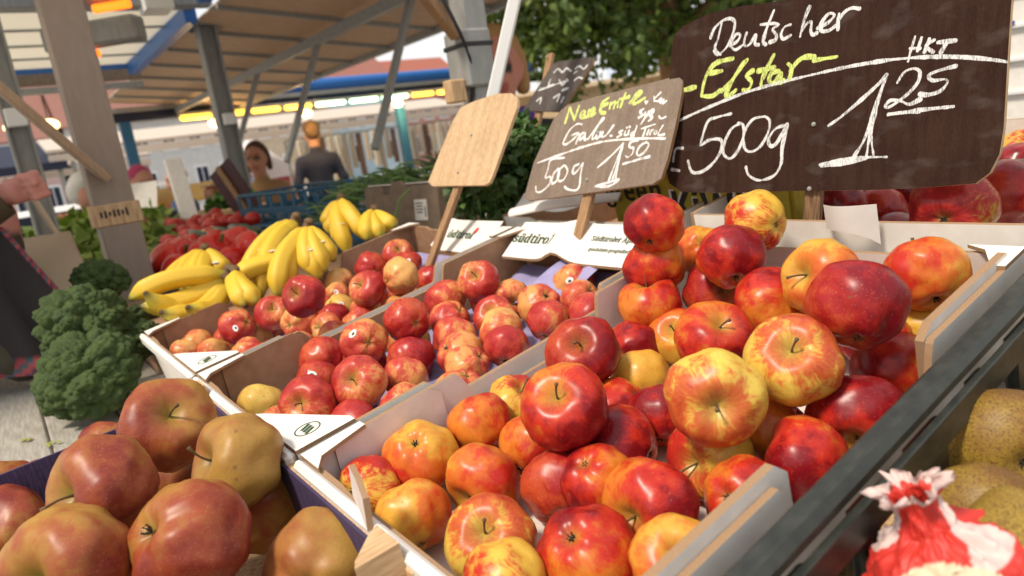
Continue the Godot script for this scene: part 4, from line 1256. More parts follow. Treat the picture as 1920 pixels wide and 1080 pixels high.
# the board's own colour with its chalk writing, as print
func board_tex(box: Rect2, c1: Color, c2: Color, sets: Array, w: int) -> ImageTexture:
	var h := int(w * box.size.y / box.size.x)
	var mask := PackedFloat32Array()
	mask.resize(w * h)
	var which := PackedByteArray()
	which.resize(w * h)
	var n := FastNoiseLite.new()
	n.seed = 3
	n.frequency = 0.02
	n.fractal_octaves = 4
	var sc := w / box.size.x
	for s in sets.size():
		var rad: float = sets[s][1] * sc
		for stroke in sets[s][0]:
			for p in spline(stroke):
				var px: float = (p.x - box.position.x) * sc
				var py: float = h - (p.y - box.position.y) * sc
				var rr := rad * (0.92 + 0.75 * n.get_noise_2d(px * 0.5 + s * 90.0, py * 0.5))
				for y in range(maxi(0, int(py - rr)), mini(h, int(py + rr) + 2)):
					for x in range(maxi(0, int(px - rr)), mini(w, int(px + rr) + 2)):
						var d := Vector2(x - px, y - py).length() / rr
						if d < 1.0:
							# chalk is denser along both sides of a stroke than in its middle
							var a := (0.62 + 0.38 * smoothstep(0.2, 0.75, d)) * (1.0 - smoothstep(0.82, 1.0, d))
							if a > mask[y * w + x]:
								mask[y * w + x] = a
								which[y * w + x] = s
	var bytes := PackedByteArray()
	bytes.resize(w * h * 3)
	var k := 0
	for y in h:
		for x in w:
			var g := n.get_noise_2d(x * 2.2, y * 0.22)
			var b := n.get_noise_2d(x * 0.35 + 300.0, y * 0.35)
			var f := n.get_noise_2d(x * 14.0, y * 3.0 + 700.0)
			var col := c1.lerp(c2, clampf(0.5 + 0.7 * g + 0.5 * b, 0.0, 1.0)) * (1.0 + 0.35 * f)
			var smear := maxf(0.0, n.get_noise_2d(x * 0.3 + 900.0, y * 0.6) - 0.2) * 0.12
			col = col.lerp(Color(0.5, 0.48, 0.45), smear)
			var m := mask[y * w + x]
			if m > 0.0:
				var chalk: Color = sets[which[y * w + x]][2]
				col = col.lerp(chalk, clampf(m * (0.86 + 1.0 * f + 0.5 * g), 0.0, 1.0))
			col = col.linear_to_srgb()
			bytes[k] = clampi(int(col.r * 255.0), 0, 255)
			bytes[k + 1] = clampi(int(col.g * 255.0), 0, 255)
			bytes[k + 2] = clampi(int(col.b * 255.0), 0, 255)
			k += 3
	return ImageTexture.create_from_image(Image.create_from_data(w, h, false, Image.FORMAT_RGB8, bytes))


func sign_board(label: String, base: Vector3, lean: float, outline: Array, sets: Array, c1: Color, c2: Color, w: int, edge: Material, stake: Material, s0: Vector2, s1: Vector2, sw: float) -> void:
	var o := thing("price_sign", label, "sign", base, Basis(Vector3.RIGHT, -lean))
	var poly := poly_of(outline)
	var box := Rect2(poly[0], Vector2.ZERO)
	for p in poly:
		box = box.expand(p)
	var m := mat("board_" + str(w) + str(int(lean * 1000)), Color(1, 1, 1), 0.85)
	m.metallic_specular = 0.25
	m.albedo_color = Color.WHITE
	m.albedo_texture = board_tex(box, c1, c2, sets, w)
	panel_part("board", poly, 0.006, m, edge, edge, o, Vector3(0, 0, 0.0), Basis(), box)
	var a := Vector3(s0.x, s0.y, -0.009)
	var b := Vector3(s1.x, s1.y, -0.009)
	var up := a + (a - b).normalized() * 0.12
	part("stake", bar_mesh(b, up, sw, 0.011, Vector3.FORWARD), stake, o)
	for k in 2:
		var sp := SphereMesh.new()
		sp.radius = 0.003
		sp.height = 0.004
		part("nail", sp, M.grey_steel, o, Vector3(lerpf(a.x, up.x, 0.3 + 0.6 * k), lerpf(a.y, up.y, 0.25 + 0.65 * k), 0.0035), Basis(Vector3.RIGHT, PI / 2))


func signs() -> void:
	var white := Color(0.70, 0.70, 0.68)
	var yel := Color(0.62, 0.72, 0.20)
	sign_board("large dark brown chalk sign reading Deutscher Elstar 500g 1,25", Vector3(-0.4640, 1.0614, -0.7895), 0.19199, [[-2550, 1564, -2562, 2051, -2507, 2834, -2487, 3273, -2445, 3431, -2283, 3535, -1866, 3610, -1363, 3601, -700, 3527, 184, 3460, 1052, 3386, 1555, 3332, 1747, 3242, 1814, 3075, 1807, 2925, 1818, 2363, 1833, 1739, 1815, 1483, 1744, 1301, 1622, 1197, 1156, 1168, 608, 1150, -463, 1156, -1703, 1148, -2207, 1171, -2435, 1300]][0], [[[[-1622, 3436, -1671, 3257, -1715, 3123, -1619, 3021], [-1798, 3281, -1737, 3396, -1604, 3470, -1471, 3468, -1411, 3394, -1440, 3246, -1527, 3106, -1659, 3028, -1729, 3094], [-1470, 3112, -1360, 3154, -1316, 3222, -1377, 3249, -1437, 3183, -1443, 3091, -1373, 3048, -1264, 3091], [-1218, 3234, -1249, 3134, -1227, 3069, -1155, 3087, -1082, 3179, -1083, 3074, -1029, 3049], [-827, 3438, -918, 3237, -961, 3082, -924, 3036], [-1008, 3299, -818, 3276, -749, 3247], [-765, 3236, -831, 3205, -775, 3121, -789, 3065, -856, 3054], [-583, 3214, -664, 3201, -708, 3123, -672, 3058, -575, 3084], [-339, 3375, -394, 3247, -444, 3045], [-437, 3086, -359, 3184, -303, 3187, -306, 3089, -272, 3032, -227, 3046], [-215, 3100, -83, 3142, -14, 3210, -89, 3239, -173, 3147, -167, 3063, -77, 3045, 9, 3083], [44, 3211, 36, 3118, 41, 3036], [40, 3145, 115, 3223, 198, 3245, 283, 3219], [-2424, 2171, -1762, 2344, -1015, 2490, -47, 2572, 514, 2588, 899, 2570, 1281, 2519, 1594, 2449, 1817, 2381], [921, 2791, 892, 2671, 865, 2537], [988, 2766, 956, 2635], [880, 2673, 979, 2656], [1069, 2739, 1030, 2610], [1117, 2718, 1043, 2670, 1114, 2596], [1159, 2686, 1327, 2675], [1243, 2671, 1197, 2582], [-1403, 2210, -1634, 2186, -1791, 2136, -1892, 1865, -1890, 1825, -1738, 1887, -1558, 1874, -1533, 1759, -1642, 1587, -1838, 1458, -2027, 1455, -2107, 1611], [-1245, 2069, -1392, 2004, -1504, 1805, -1497, 1677, -1390, 1613, -1280, 1695, -1197, 1878, -1206, 2035, -1282, 2073], [-888, 2121, -1064, 2099, -1182, 1939, -1172, 1751, -1077, 1683, -936, 1736, -824, 1910, -808, 2059, -889, 2127], [-608, 1981, -723, 1947, -809, 1833, -780, 1741, -696, 1765, -588, 1935, -558, 1977, -608, 1714, -613, 1506, -706, 1359, -912, 1304, -1077, 1372, -1131, 1483], [-2216, 1803, -2348, 1795, -2384, 1625], [-2401, 1504, -2266, 1482], [-6, 1927, 136, 2011, 378, 2189, 558, 2338, 643, 2430], [643, 2430, 548, 2089, 436, 1726, 336, 1556], [633, 2393, 526, 2012, 476, 1548], [548, 2089, 513, 1801, 557, 1544], [-83, 1466, 110, 1499, 394, 1526, 705, 1517], [-66, 1451, 200, 1467, 478, 1513], [766, 2323, 835, 2428, 932, 2451, 996, 2404, 980, 2294, 877, 2181, 707, 2072, 654, 2083, 702, 2137, 805, 2125, 909, 2075, 1017, 2113], [1346, 2413, 1176, 2390, 1089, 2353, 1135, 2297, 1252, 2293, 1278, 2253, 1214, 2176, 1098, 2153, 1020, 2168], [687, 1983, 1013, 2000, 1353, 2001], [691, 1995, 1014, 1988]], 0.0023, white], [[[-2300, 2623, -2031, 2645], [-1423, 2939, -1673, 2926, -1807, 2834, -1880, 2683, -1913, 2525], [-1785, 2799, -1588, 2802], [-1913, 2508, -1729, 2486, -1594, 2549], [-1574, 2530, -1390, 2679, -1215, 2862, -1198, 2881, -1286, 2818, -1425, 2621, -1494, 2489, -1454, 2452, -1344, 2517], [-1099, 2729, -1187, 2681, -1110, 2594, -1141, 2506, -1232, 2502], [-795, 2884, -888, 2727, -965, 2543, -910, 2506], [-1010, 2716, -786, 2726], [-715, 2672, -816, 2657, -845, 2572, -774, 2533, -680, 2637, -690, 2536, -641, 2544], [-587, 2740, -534, 2674, -559, 2547], [-549, 2647, -458, 2748, -365, 2784, -240, 2769], [-238, 2727, 46, 2722]], 0.0034, yel]], Color(0.028, 0.012, 0.008), Color(0.042, 0.020, 0.013), 1000, M.pale_wood, M.dark_stake, Vector2(-0.0206, 0.0876), Vector2(-0.0214, 0.0179), 0.021)
	sign_board("grey brown chalk sign reading Neue Ernte Gala Südtirol 500g 1,50", Vector3(-0.7900, 1.0386, -0.7101), 0.41888, [[-2201, 1521, -2119, 2157, -1806, 2902, -1638, 3067, -1492, 3146, -792, 3208, -79, 3246, 730, 3290, 923, 3277, 1015, 3216, 1039, 2991, 1033, 2519, 1007, 2048, 954, 1774, 812, 1691, -485, 1583, -1310, 1513, -2073, 1461]][0], [[[[-1016, 2761, -1147, 2774, -1296, 2688, -1384, 2536, -1406, 2458, -1312, 2442, -1184, 2501, -1067, 2590], [-1210, 2592, -1043, 2608, -1065, 2434], [-931, 2608, -1003, 2565, -984, 2496, -889, 2556, -886, 2594, -870, 2487, -817, 2492], [-789, 2490, -627, 2686, -512, 2798, -550, 2792, -660, 2613, -692, 2483, -629, 2497], [-519, 2582, -601, 2542, -572, 2483, -485, 2551, -466, 2578, -472, 2503, -374, 2523, -247, 2670], [-277, 2506, -245, 2500], [-21, 2567, -90, 2545, -30, 2504, -118, 2466], [43, 2552, 35, 2490, 95, 2494, 115, 2555, 119, 2492], [54, 2606, 64, 2601], [111, 2615, 125, 2610], [229, 2527, 175, 2505, 199, 2458, 256, 2560, 268, 2604, 238, 2446], [372, 2559, 632, 2605], [462, 2568, 435, 2448], [529, 2527, 512, 2459], [577, 2515, 569, 2454], [572, 2489, 618, 2528], [679, 2506, 645, 2483, 671, 2446, 708, 2477, 679, 2506], [794, 2572, 748, 2491, 741, 2432, 849, 2431], [340, 2872, 280, 2834, 342, 2774, 279, 2745], [389, 2813, 391, 2760, 445, 2772, 457, 2814], [342, 2632, 436, 2764, 520, 2834, 550, 2804, 494, 2758, 549, 2717, 493, 2671], [681, 2721, 735, 2681, 817, 2698], [346, 2986, 372, 2948, 393, 2980], [506, 3045, 526, 2964], [624, 3091, 520, 2991, 614, 2954], [609, 2972, 659, 2991, 659, 2931, 709, 2968, 710, 2916, 769, 2943], [-2010, 2149, -1523, 2245, -971, 2349, -449, 2417, 53, 2421, 527, 2397, 875, 2370], [-1302, 2203, -1643, 2187, -1683, 2011, -1703, 1870, -1584, 1886, -1545, 1804, -1607, 1705, -1768, 1617, -1883, 1629, -1924, 1712], [-1397, 2019, -1494, 1943, -1520, 1823, -1486, 1762, -1392, 1800, -1352, 1918, -1397, 2019], [-1264, 2072, -1360, 1997, -1364, 1859, -1302, 1797, -1195, 1833, -1147, 1969, -1232, 2061], [-893, 2074, -996, 2040, -1011, 1944, -948, 1922, -849, 2014, -800, 2089, -802, 1898, -776, 1706, -852, 1631, -1056, 1654, -1140, 1695], [-426, 1996, -198, 2151, -14, 2303, 46, 2353], [46, 2353, -42, 2033, -120, 1763], [43, 2317, -2, 1977, -44, 1761], [48, 2299, 28, 2048, 26, 1777], [-394, 1688, -186, 1729, 97, 1784], [-394, 1688, -98, 1681, 80, 1758], [347, 2384, 210, 2368, 195, 2289, 284, 2265, 283, 2177, 201, 2128, 145, 2158], [520, 2336, 417, 2291, 373, 2189, 431, 2141, 532, 2196, 586, 2297, 517, 2345], [131, 2024, 379, 2074, 643, 2112], [141, 2033, 404, 2067]], 0.0022, Color(0.8, 0.79, 0.76)], [[[-1410, 3089, -1455, 2833], [-1410, 3089, -1229, 2860], [-1229, 2860, -1180, 3092], [-1096, 2896, -1000, 2954, -1040, 2998, -1102, 2936, -1059, 2863, -981, 2884], [-991, 2973, -981, 2884, -901, 2895, -897, 2982, -872, 2892], [-850, 2909, -771, 2968, -807, 3001, -858, 2939, -816, 2886, -730, 2916], [-488, 3144, -602, 3082, -614, 2932, -501, 2900], [-599, 3025, -488, 3050], [-411, 3050, -412, 2956], [-414, 3013, -327, 3068], [-309, 3047, -322, 2956], [-317, 3001, -249, 3058, -236, 2964], [-117, 3171, -172, 2957], [-220, 3092, -26, 3104], [23, 3007, 147, 3082, 226, 3144, 153, 3153, 83, 3054, 126, 2977, 321, 3042]], 0.0032, yel]], Color(0.185, 0.14, 0.11), Color(0.235, 0.18, 0.135), 720, M.stake_wood, M.stake_wood, Vector2(-0.0637, 0.1497), Vector2(-0.0721, 0.0062), 0.022)
	sign_board("blank pale wooden sign board with rounded top on a stake", Vector3(-1.1300, 1.0391, -0.6492), 0.48869, [[-1631, 2021, -1463, 2688, -1275, 3345, -1090, 3601, -652, 3673, 92, 3730, 593, 3674, 849, 3527, 897, 3367, 685, 2068, 636, 1947, 520, 1899, -1406, 1923]][0], [], Color(0.46, 0.31, 0.175), Color(0.57, 0.395, 0.235), 300, M.sign_wood, M.stake_wood, Vector2(-0.0601, 0.1882), Vector2(-0.0937, 0.0044), 0.020)
	sign_board("small slate grey chalk sign above the parsley in front of the tree", Vector3(-1.3000, 1.3300, -1.1000), 0.41888, [[-1036, 109, -202, 1147, 23, 1174, 1104, 1090, 1226, 1020, 1226, 899, 575, 55, 389, -75]][0], [[[[-96, 922, 38, 992, 222, 886, 352, 954, 526, 863], [664, 892, 797, 933, 963, 844, 1052, 903], [-167, 764, -209, 640, -45, 617], [157, 717, 315, 567, 432, 676], [708, 611, 836, 666, 991, 619], [656, 793, 755, 828], [-545, 556, -4, 612, 479, 644], [-547, 292, -402, 353, -403, 222], [91, 291, 266, 345, 233, 196], [353, 435, 532, 461], [445, 246, 398, 151]], 0.0026, white]], Color(0.075, 0.06, 0.055), Color(0.115, 0.095, 0.085), 260, M.stake_wood, M.stake_wood, Vector2(-0.05, 0.03), Vector2(-0.05, -0.16), 0.02)


# ---------------------------------------------------------------- vegetables
func broccoli_mesh(sd: int) -> ArrayMesh:
	var n := FastNoiseLite.new()
	n.seed = sd
	n.noise_type = FastNoiseLite.TYPE_CELLULAR
	n.cellular_return_type = FastNoiseLite.RETURN_DISTANCE
	n.frequency = 1.0
	n.fractal_type = FastNoiseLite.FRACTAL_NONE
	var s := FastNoiseLite.new()
	s.seed = sd + 9
	s.frequency = 3.0
	var v := PackedVector3Array()
	var cc := PackedColorArray()
	var nu := 241
	var nv := 151
	for j in nv:
		var ph := PI * j / (nv - 1)
		for i in nu:
			var th := TAU * (i % (nu - 1)) / (nu - 1)
			var d := Vector3(sin(ph) * cos(th), cos(ph), sin(ph) * sin(th))
			var b1 := 1.0 + n.get_noise_3d(d.x * 2.7, d.y * 2.7, d.z * 2.7)
			var b2 := 1.0 + n.get_noise_3d(d.x * 8.0 + 9.0, d.y * 8.0, d.z * 8.0)
			var b3 := 1.0 + n.get_noise_3d(d.x * 17.0, d.y * 17.0 + 5.0, d.z * 17.0)
			var b4 := 1.0 + n.get_noise_3d(d.x * 38.0, d.y * 38.0 + 5.0, d.z * 38.0)
			var r := 1.05 - 0.36 * b1 * b1 - 0.09 * b2 * b2 - 0.035 * b3 - 0.02 * b4
			var low := smoothstep(-0.15, -0.8, d.y)
			v.append(Vector3(d.x * r * (1.0 - 0.55 * low), d.y * r * 0.86, d.z * r * (1.0 - 0.55 * low)))
			var f := 0.5 + 0.5 * s.get_noise_3d(d.x, d.y, d.z)
			var g := Color(0.020, 0.044, 0.010).lerp(Color(0.062, 0.092, 0.018), f)
			cc.append(g.lerp(Color(0.17, 0.22, 0.08), low))
	return gmesh(v, nu, nv, PackedVector2Array(), cc)


func leaf_into(v: PackedVector3Array, nn: PackedVector3Array, cc: PackedColorArray, at: Vector3, dir: Vector3, nrm: Vector3, l: float, w: float, c: Color) -> void:
	var x := dir.cross(nrm).normalized()
	nrm = x.cross(dir).normalized()
	var tip := at + dir * l - nrm * l * 0.22
	var m := at + dir * l * 0.45 + nrm * l * 0.06
	var a := m + x * w * 0.5 - nrm * w * 0.12
	var b := m - x * w * 0.5 - nrm * w * 0.12
	for q in [[at, a, m], [at, m, b], [a, tip, m], [m, tip, b]]:
		var n: Vector3 = (q[2] - q[0]).cross(q[1] - q[0]).normalized()
		for p in q:
			v.append(p)
			nn.append(n)
			cc.append(c)


func soup(v: PackedVector3Array, nn: PackedVector3Array, cc: PackedColorArray) -> ArrayMesh:
	var arr := []
	arr.resize(Mesh.ARRAY_MAX)
	arr[Mesh.ARRAY_VERTEX] = v
	arr[Mesh.ARRAY_NORMAL] = nn
	arr[Mesh.ARRAY_COLOR] = cc
	var m := ArrayMesh.new()
	m.add_surface_from_arrays(Mesh.PRIMITIVE_TRIANGLES, arr)
	return m


# leaves spread through clumps inside an ellipsoid
func foliage(clumps: int, per: int, rad: Vector3, clump_r: float, l: float, c1: Color, c2: Color) -> ArrayMesh:
	var v := PackedVector3Array()
	var nn := PackedVector3Array()
	var cc := PackedColorArray()
	for k in clumps:
		var d := rand_dir()
		var c := d * rad * pow(rng.randf(), 0.4)
		var tone := rng.randf()
		for i in per:
			var e := rand_dir()
			var p := c + e * clump_r * pow(rng.randf(), 0.5)
			var n := (e + rand_dir() * 0.7 + Vector3(0, 0.5, 0)).normalized()
			var dir := (rand_dir() + e * 0.6 - Vector3(0, 0.3, 0)).normalized()
			var s := rng.randf_range(0.7, 1.25)
			leaf_into(v, nn, cc, p, dir, n, l * s, l * s * 0.72, c1.lerp(c2, clampf(tone * 0.6 + rng.randf() * 0.5, 0.0, 1.0)))
	return soup(v, nn, cc)


func ball(seg := 20) -> SphereMesh:
	var s := SphereMesh.new()
	s.radius = 1.0
	s.height = 2.0
	s.radial_segments = seg
	s.rings = seg / 2
	return s


func pepper_mesh() -> ArrayMesh:
	var v := PackedVector3Array()
	var nu := 33
	for j in 21:
		var ph := PI * j / 20.0
		for i in nu:
			var th := TAU * (i % (nu - 1)) / (nu - 1)
			var r := sin(ph) * (1.0 + 0.10 * cos(3.0 * th + 0.4) * (1.0 - 0.5 * cos(ph))) * (1.0 + 0.12 * cos(ph))
			var y := cos(ph) * 1.15 - 0.35 * exp(-pow(ph / 0.4, 2.0))
			v.append(Vector3(r * cos(th), y, r * sin(th)))
	return gmesh(v, nu, 21)


func vegetables() -> void:
	# broccoli
	var bm := [broccoli_mesh(1), broccoli_mesh(2), broccoli_mesh(3)]
	var stalk := tube_mesh([Vector3(0, -0.5, 0), Vector3(0, -0.9, 0.05), Vector3(0.02, -1.25, 0.1)], [0.34, 0.27, 0.30], 12, [Color(0.16, 0.22, 0.08), Color(0.20, 0.27, 0.10), Color(0.28, 0.33, 0.16)])
	var bl := ["front broccoli head resting on the grey table boards", "broccoli head piled on top of another beside the dark shawl", "broccoli head in shade behind, close to the brown post", "broccoli head between the white carton and its neighbours", "broccoli head at the back beneath the banana tips", "small broccoli head low between the two large heads"]
	var k := 0
	for b in [[-1.511, 0.964, -0.079, 0.100, 0.50, -0.50], [-1.636, 1.038, -0.101, 0.095, 0.50, -0.50], [-1.980, 1.081, -0.181, 0.068, 0.50, 0.20], [-1.619, 0.983, -0.186, 0.057, 0.50, 0.20], [-1.743, 1.006, -0.211, 0.043, 0.50, 0.20], [-1.692, 0.998, -0.058, 0.047, 0.50, 0.20]]:
		var o := thing("broccoli", bl[k], "broccoli", Vector3(b[0], b[1], b[2]), Basis.from_euler(Vector3(b[4], k * 1.3, b[5])).scaled(Vector3.ONE * b[3]), "broccoli heads on the table")
		part("florets", bm[k % 3], M.broccoli, o)
		part("stalk", stalk, M.vcol_rough, o)
		k += 1
	# scraps of leaf on the boards
	for p in [Vector3(-1.36, 0.884, -0.03), Vector3(-1.30, 0.884, -0.075), Vector3(-1.44, 0.884, 0.01), Vector3(-1.42, 0.885, -0.10), Vector3(-1.5, 0.884, 0.045)]:
		var v := PackedVector3Array()
		var nn := PackedVector3Array()
		var cc := PackedColorArray()
		for i in 5:
			leaf_into(v, nn, cc, Vector3(rng.randf_range(-0.008, 0.008), 0, rng.randf_range(-0.008, 0.008)), Vector3(rng.randfn(), 0.1, rng.randfn()).normalized(), Vector3.UP, 0.014, 0.009, Color(0.35, 0.36, 0.06))
		solo("leaf_scrap", soup(v, nn, cc), M.leaf, "yellow green vegetable scrap on the grey boards", "scrap", p, Basis(), "vegetable scraps on the boards")
	# red peppers in a blue crate
	crate_blue("shallow blue crate filled with red peppers behind the bananas", Vector3(-2.62, 0.93, -0.55), 0.62, 0.42, 0.09, 0.0)
	crate_blue("blue crate of tomatoes beyond the cucumbers", Vector3(-3.75, 0.93, -0.85), 0.65, 0.44, 0.08, 0.0)
	crate_blue("blue crate of tomatoes and cucumbers near the lettuce", Vector3(-3.15, 0.93, -0.62), 0.42, 0.40, 0.06, 0.0)
	var pmesh := pepper_mesh()
	var redp := mat("pepper_red", Color(0.58, 0.022, 0.014), 0.2)
	var greens := mat("pepper_stalk", Color(0.10, 0.16, 0.03), 0.6)
	var stm := tube_mesh([Vector3(0, 0.75, 0), Vector3(0.05, 1.1, 0), Vector3(0.22, 1.4, 0.05)], [0.16, 0.09, 0.12], 8)
	for i in 16:
		var p: Vector3
		if i < 13:
			p = Vector3(-2.28 - 0.115 * (i % 3) - 0.03 * rng.randf(), 1.025 + 0.03 * (i % 2), -0.41 - 0.075 * int(i / 3.0))
		else:
			p = Vector3(-2.36 - 0.02 * i + 0.22, 1.06, -0.46 - 0.09 * (i - 13))
		var o := solo("red_pepper", pmesh, redp, "glossy red bell pepper in the crate behind the bananas", "pepper", p, axis_basis(Vector3(rng.randfn(), 0.3, rng.randfn()), 0.0).scaled(Vector3.ONE * rng.randf_range(0.043, 0.052)), "red peppers in the crate")
		part("stalk", stm, greens, o)
	var tomm := mat("tomato_red", Color(0.46, 0.020, 0.012), 0.22)
	var sph := ball(20)
	var calm := calyx_mesh()
	for i in 46:
		var p: Vector3
		var far := i >= 14
		if far:
			var q := i - 14
			p = Vector3(-3.42 - 0.105 * (q % 8) + 0.05 * rng.randf(), 1.035 + 0.05 * rng.randf(), -0.68 - 0.095 * int(q / 8.0) - 0.05 * rng.randf())
		else:
			p = Vector3(-2.95 - 0.10 * (i % 5) + 0.03 * rng.randf(), 1.03 + 0.03 * rng.randf(), -0.53 - 0.078 * int(i / 5.0) - 0.015 * (i % 5))
		var o := solo("tomato", sph, tomm, "red tomato in the blue crate beyond the cucumbers" if far else "red tomato next to the dark cucumbers", "tomato", p, axis_basis(Vector3(rng.randfn() * 0.5, 1, rng.randfn() * 0.5), 0.0).scaled(Vector3(1, 0.86, 1) * rng.randf_range(0.034, 0.040)), "tomatoes in the far crate" if far else "tomatoes beside the cucumbers")
		part("calyx", calm, greens, o, Vector3(0, 1.7, 0))
	var cu := mat("cucumber_skin", Color(0.018, 0.05, 0.014), 0.35)
	for i in 7:
		var a := Vector3(-2.95 + 0.03 * i, 1.03 + 0.02 * (i % 2), -0.64 - 0.035 * i)
		solo("cucumber", tube_mesh([a, a + Vector3(-0.10, 0.014, 0.02), a + Vector3(-0.22, 0.014, 0.03), a + Vector3(-0.32, 0, 0.02)], [0.012, 0.025, 0.025, 0.010], 10), cu, "dark green cucumber between the peppers and tomatoes", "cucumber", Vector3.ZERO, Basis(), "cucumbers between the crates")
	# lettuces, radishes, carrots farther along
	for i in 30:
		var k2 := i - 16
		var p := Vector3(-2.78 - 0.23 * int(i / 2.0), 0.985 + 0.012 * int(i / 2.0), -0.36 - 0.052 * int(i / 2.0) + (0.09 if i % 2 else -0.03)) if i < 16 else Vector3(-3.3 - 0.28 * int(k2 / 2.0), 0.985 + 0.01 * k2, -0.20 - 0.03 * int(k2 / 2.0) + (0.08 if k2 % 2 else -0.06))
		var o := thing("lettuce", "loose green lettuce head " + ("in the heap between the post and the tomatoes" if i < 16 else "in the row beyond the broccoli, left of the brown post"), "lettuce", p, Basis(), "lettuce heads beside the tomatoes" if i < 16 else "lettuce heads beyond the broccoli")
		part("leaves", foliage(7, 16, Vector3(0.07, 0.05, 0.07), 0.05, 0.075, Color(0.10, 0.17, 0.02), Color(0.28, 0.36, 0.07)), M.leaf, o)
		part("heart", sph, M.leaf if false else greens, o, Vector3(0, -0.01, 0), Basis().scaled(Vector3(0.07, 0.055, 0.07)))
	var rad := mat("radish_red", Color(0.42, 0.04, 0.05), 0.4)
	for i in 26:
		var q := Vector3(-3.15 - 0.04 * (i % 7), 0.985 + 0.012 * (i % 3), -0.235 - 0.04 * int(i / 7.0)) if i < 18 else Vector3(-3.3 - 0.2 * (i % 4), 1.07 + 0.015 * (i % 4), -0.45 - 0.06 * (i % 4) + 0.03 * (i % 3))
		solo("radish", sph, rad, "small pinkish red radish " + ("in the crate behind the broccoli" if i < 18 else "scattered on the lettuce heap"), "radish", q, Basis().scaled(Vector3.ONE * 0.023), "radishes behind the broccoli" if i < 18 else "radishes on the lettuce heap")
	var car := mat("carrot_orange", Color(0.62, 0.17, 0.012), 0.5)
	for i in 14:
		var a := Vector3(-5.3 - 0.02 * (i % 3), 1.10 + 0.05 * int(i / 7.0), -0.36 - 0.045 * (i % 7))
		solo("carrot", tube_mesh([a, a + Vector3(0.09, 0.01, 0.0), a + Vector3(0.22, 0.0, 0.01)], [0.034, 0.03, 0.006], 8), car, "orange carrot in the bright heap beyond the lettuce", "carrot", Vector3.ZERO, Basis(), "carrots beyond the lettuce")
	# green beans spilling over the blue crates and the grey box
	var beans := []
	for i in 5:
		var bp := []
		var br := []
		for j in 8:
			var t := j / 7.0
			bp.append(Vector3(0.13 * (t - 0.5), 0.018 * sin(t * PI + i), 0.012 * sin(t * 4.0 + i * 2.0)))
			br.append(0.0048 * (0.35 + 0.65 * sin(PI * clampf(t * 0.9 + 0.05, 0.0, 1.0))))
		beans.append(tube_mesh(bp, br, 6))
	var bcol := [mat("bean_a", Color(0.10, 0.19, 0.04), 0.45), mat("bean_b", Color(0.17, 0.27, 0.07), 0.45), mat("bean_c", Color(0.06, 0.12, 0.03), 0.45)]
	for i in 150:
		var t := rng.randf()
		var p := Vector3(-2.62, 1.13, -1.02).lerp(Vector3(-2.35, 1.19, -1.48), t) + Vector3(rng.randfn() * 0.05, absf(rng.randfn()) * 0.02, rng.randfn() * 0.035)
		if t < 0.25:
			p.y -= (0.25 - t) * 0.35
		solo("green_bean", beans[i % 5], bcol[i % 3], "slender green bean in the loose heap above the blue crates", "bean", p, Basis.from_euler(Vector3(rng.randfn() * 0.5, 0.9 + rng.randfn() * 0.7, rng.randfn() * 0.35)), "green beans heaped above the blue crates")
	# parsley in the brown carton
	for i in 6:
		var p := Vector3(-1.20 - 0.07 * (i % 3) - 0.03 * (i % 2), 1.135 + 0.02 * (i % 2), -0.90 - 0.075 * int(i / 3.0)) + Vector3(0, 0.0, 0)
		var o := thing("parsley_bunch", "dense bunch of flat leaf parsley standing in the brown carton", "parsley", p, Basis(), "parsley bunches in the brown carton")
		part("leaves", foliage(26, 38, Vector3(0.07, 0.085, 0.07), 0.03, 0.026, Color(0.02, 0.055, 0.010), Color(0.07, 0.14, 0.025)), M.leaf, o, Vector3(0, 0.075, 0))
		var st := begin()
		for j in 14:
			var e := Vector3(rng.randfn() * 0.03, 0.06, rng.randfn() * 0.03)
			merge(st, tube_mesh([Vector3(rng.randfn() * 0.008, -0.09, rng.randfn() * 0.008), e * 0.4, e], [0.002, 0.0018, 0.0015], 5))
		part("stems", st.commit(), greens, o)


func crate_blue(label: String, c: Vector3, w: float, d: float, h: float, turn: float) -> Node3D:
	var o := thing("blue_crate", label, "crate", c, Basis(Vector3.UP, turn), "blue plastic crates")
	part("base", box_mesh(Vector3(w, 0.008, d)), M.blue_crate, o, Vector3(0, 0, 0))
	for s in [-1.0, 1.0]:
		part("long_rim", box_mesh(Vector3(w, 0.014, 0.018), 0.004), M.blue_crate, o, Vector3(0, h, s * d * 0.5))
		part("long_rail", box_mesh(Vector3(w, 0.03, 0.008)), M.blue_crate, o, Vector3(0, h * 0.35, s * d * 0.5))
		part("end_rim", box_mesh(Vector3(0.018, 0.014, d), 0.004), M.blue_crate, o, Vector3(s * w * 0.5, h + 0.001, 0))
		part("end_rail", box_mesh(Vector3(0.008, 0.03, d)), M.blue_crate, o, Vector3(s * w * 0.5, h * 0.35, 0))
		for i in 7:
			part("rib", box_mesh(Vector3(0.02, h, 0.009)), M.blue_crate, o, Vector3(-w * 0.5 + w * i / 6.0, h * 0.5, s * d * 0.499))
		for i in 4:
			part("rib", box_mesh(Vector3(0.009, h, 0.02)), M.blue_crate, o, Vector3(s * w * 0.499, h * 0.5, -d * 0.5 + d * (i + 0.5) / 4.0))
	return o


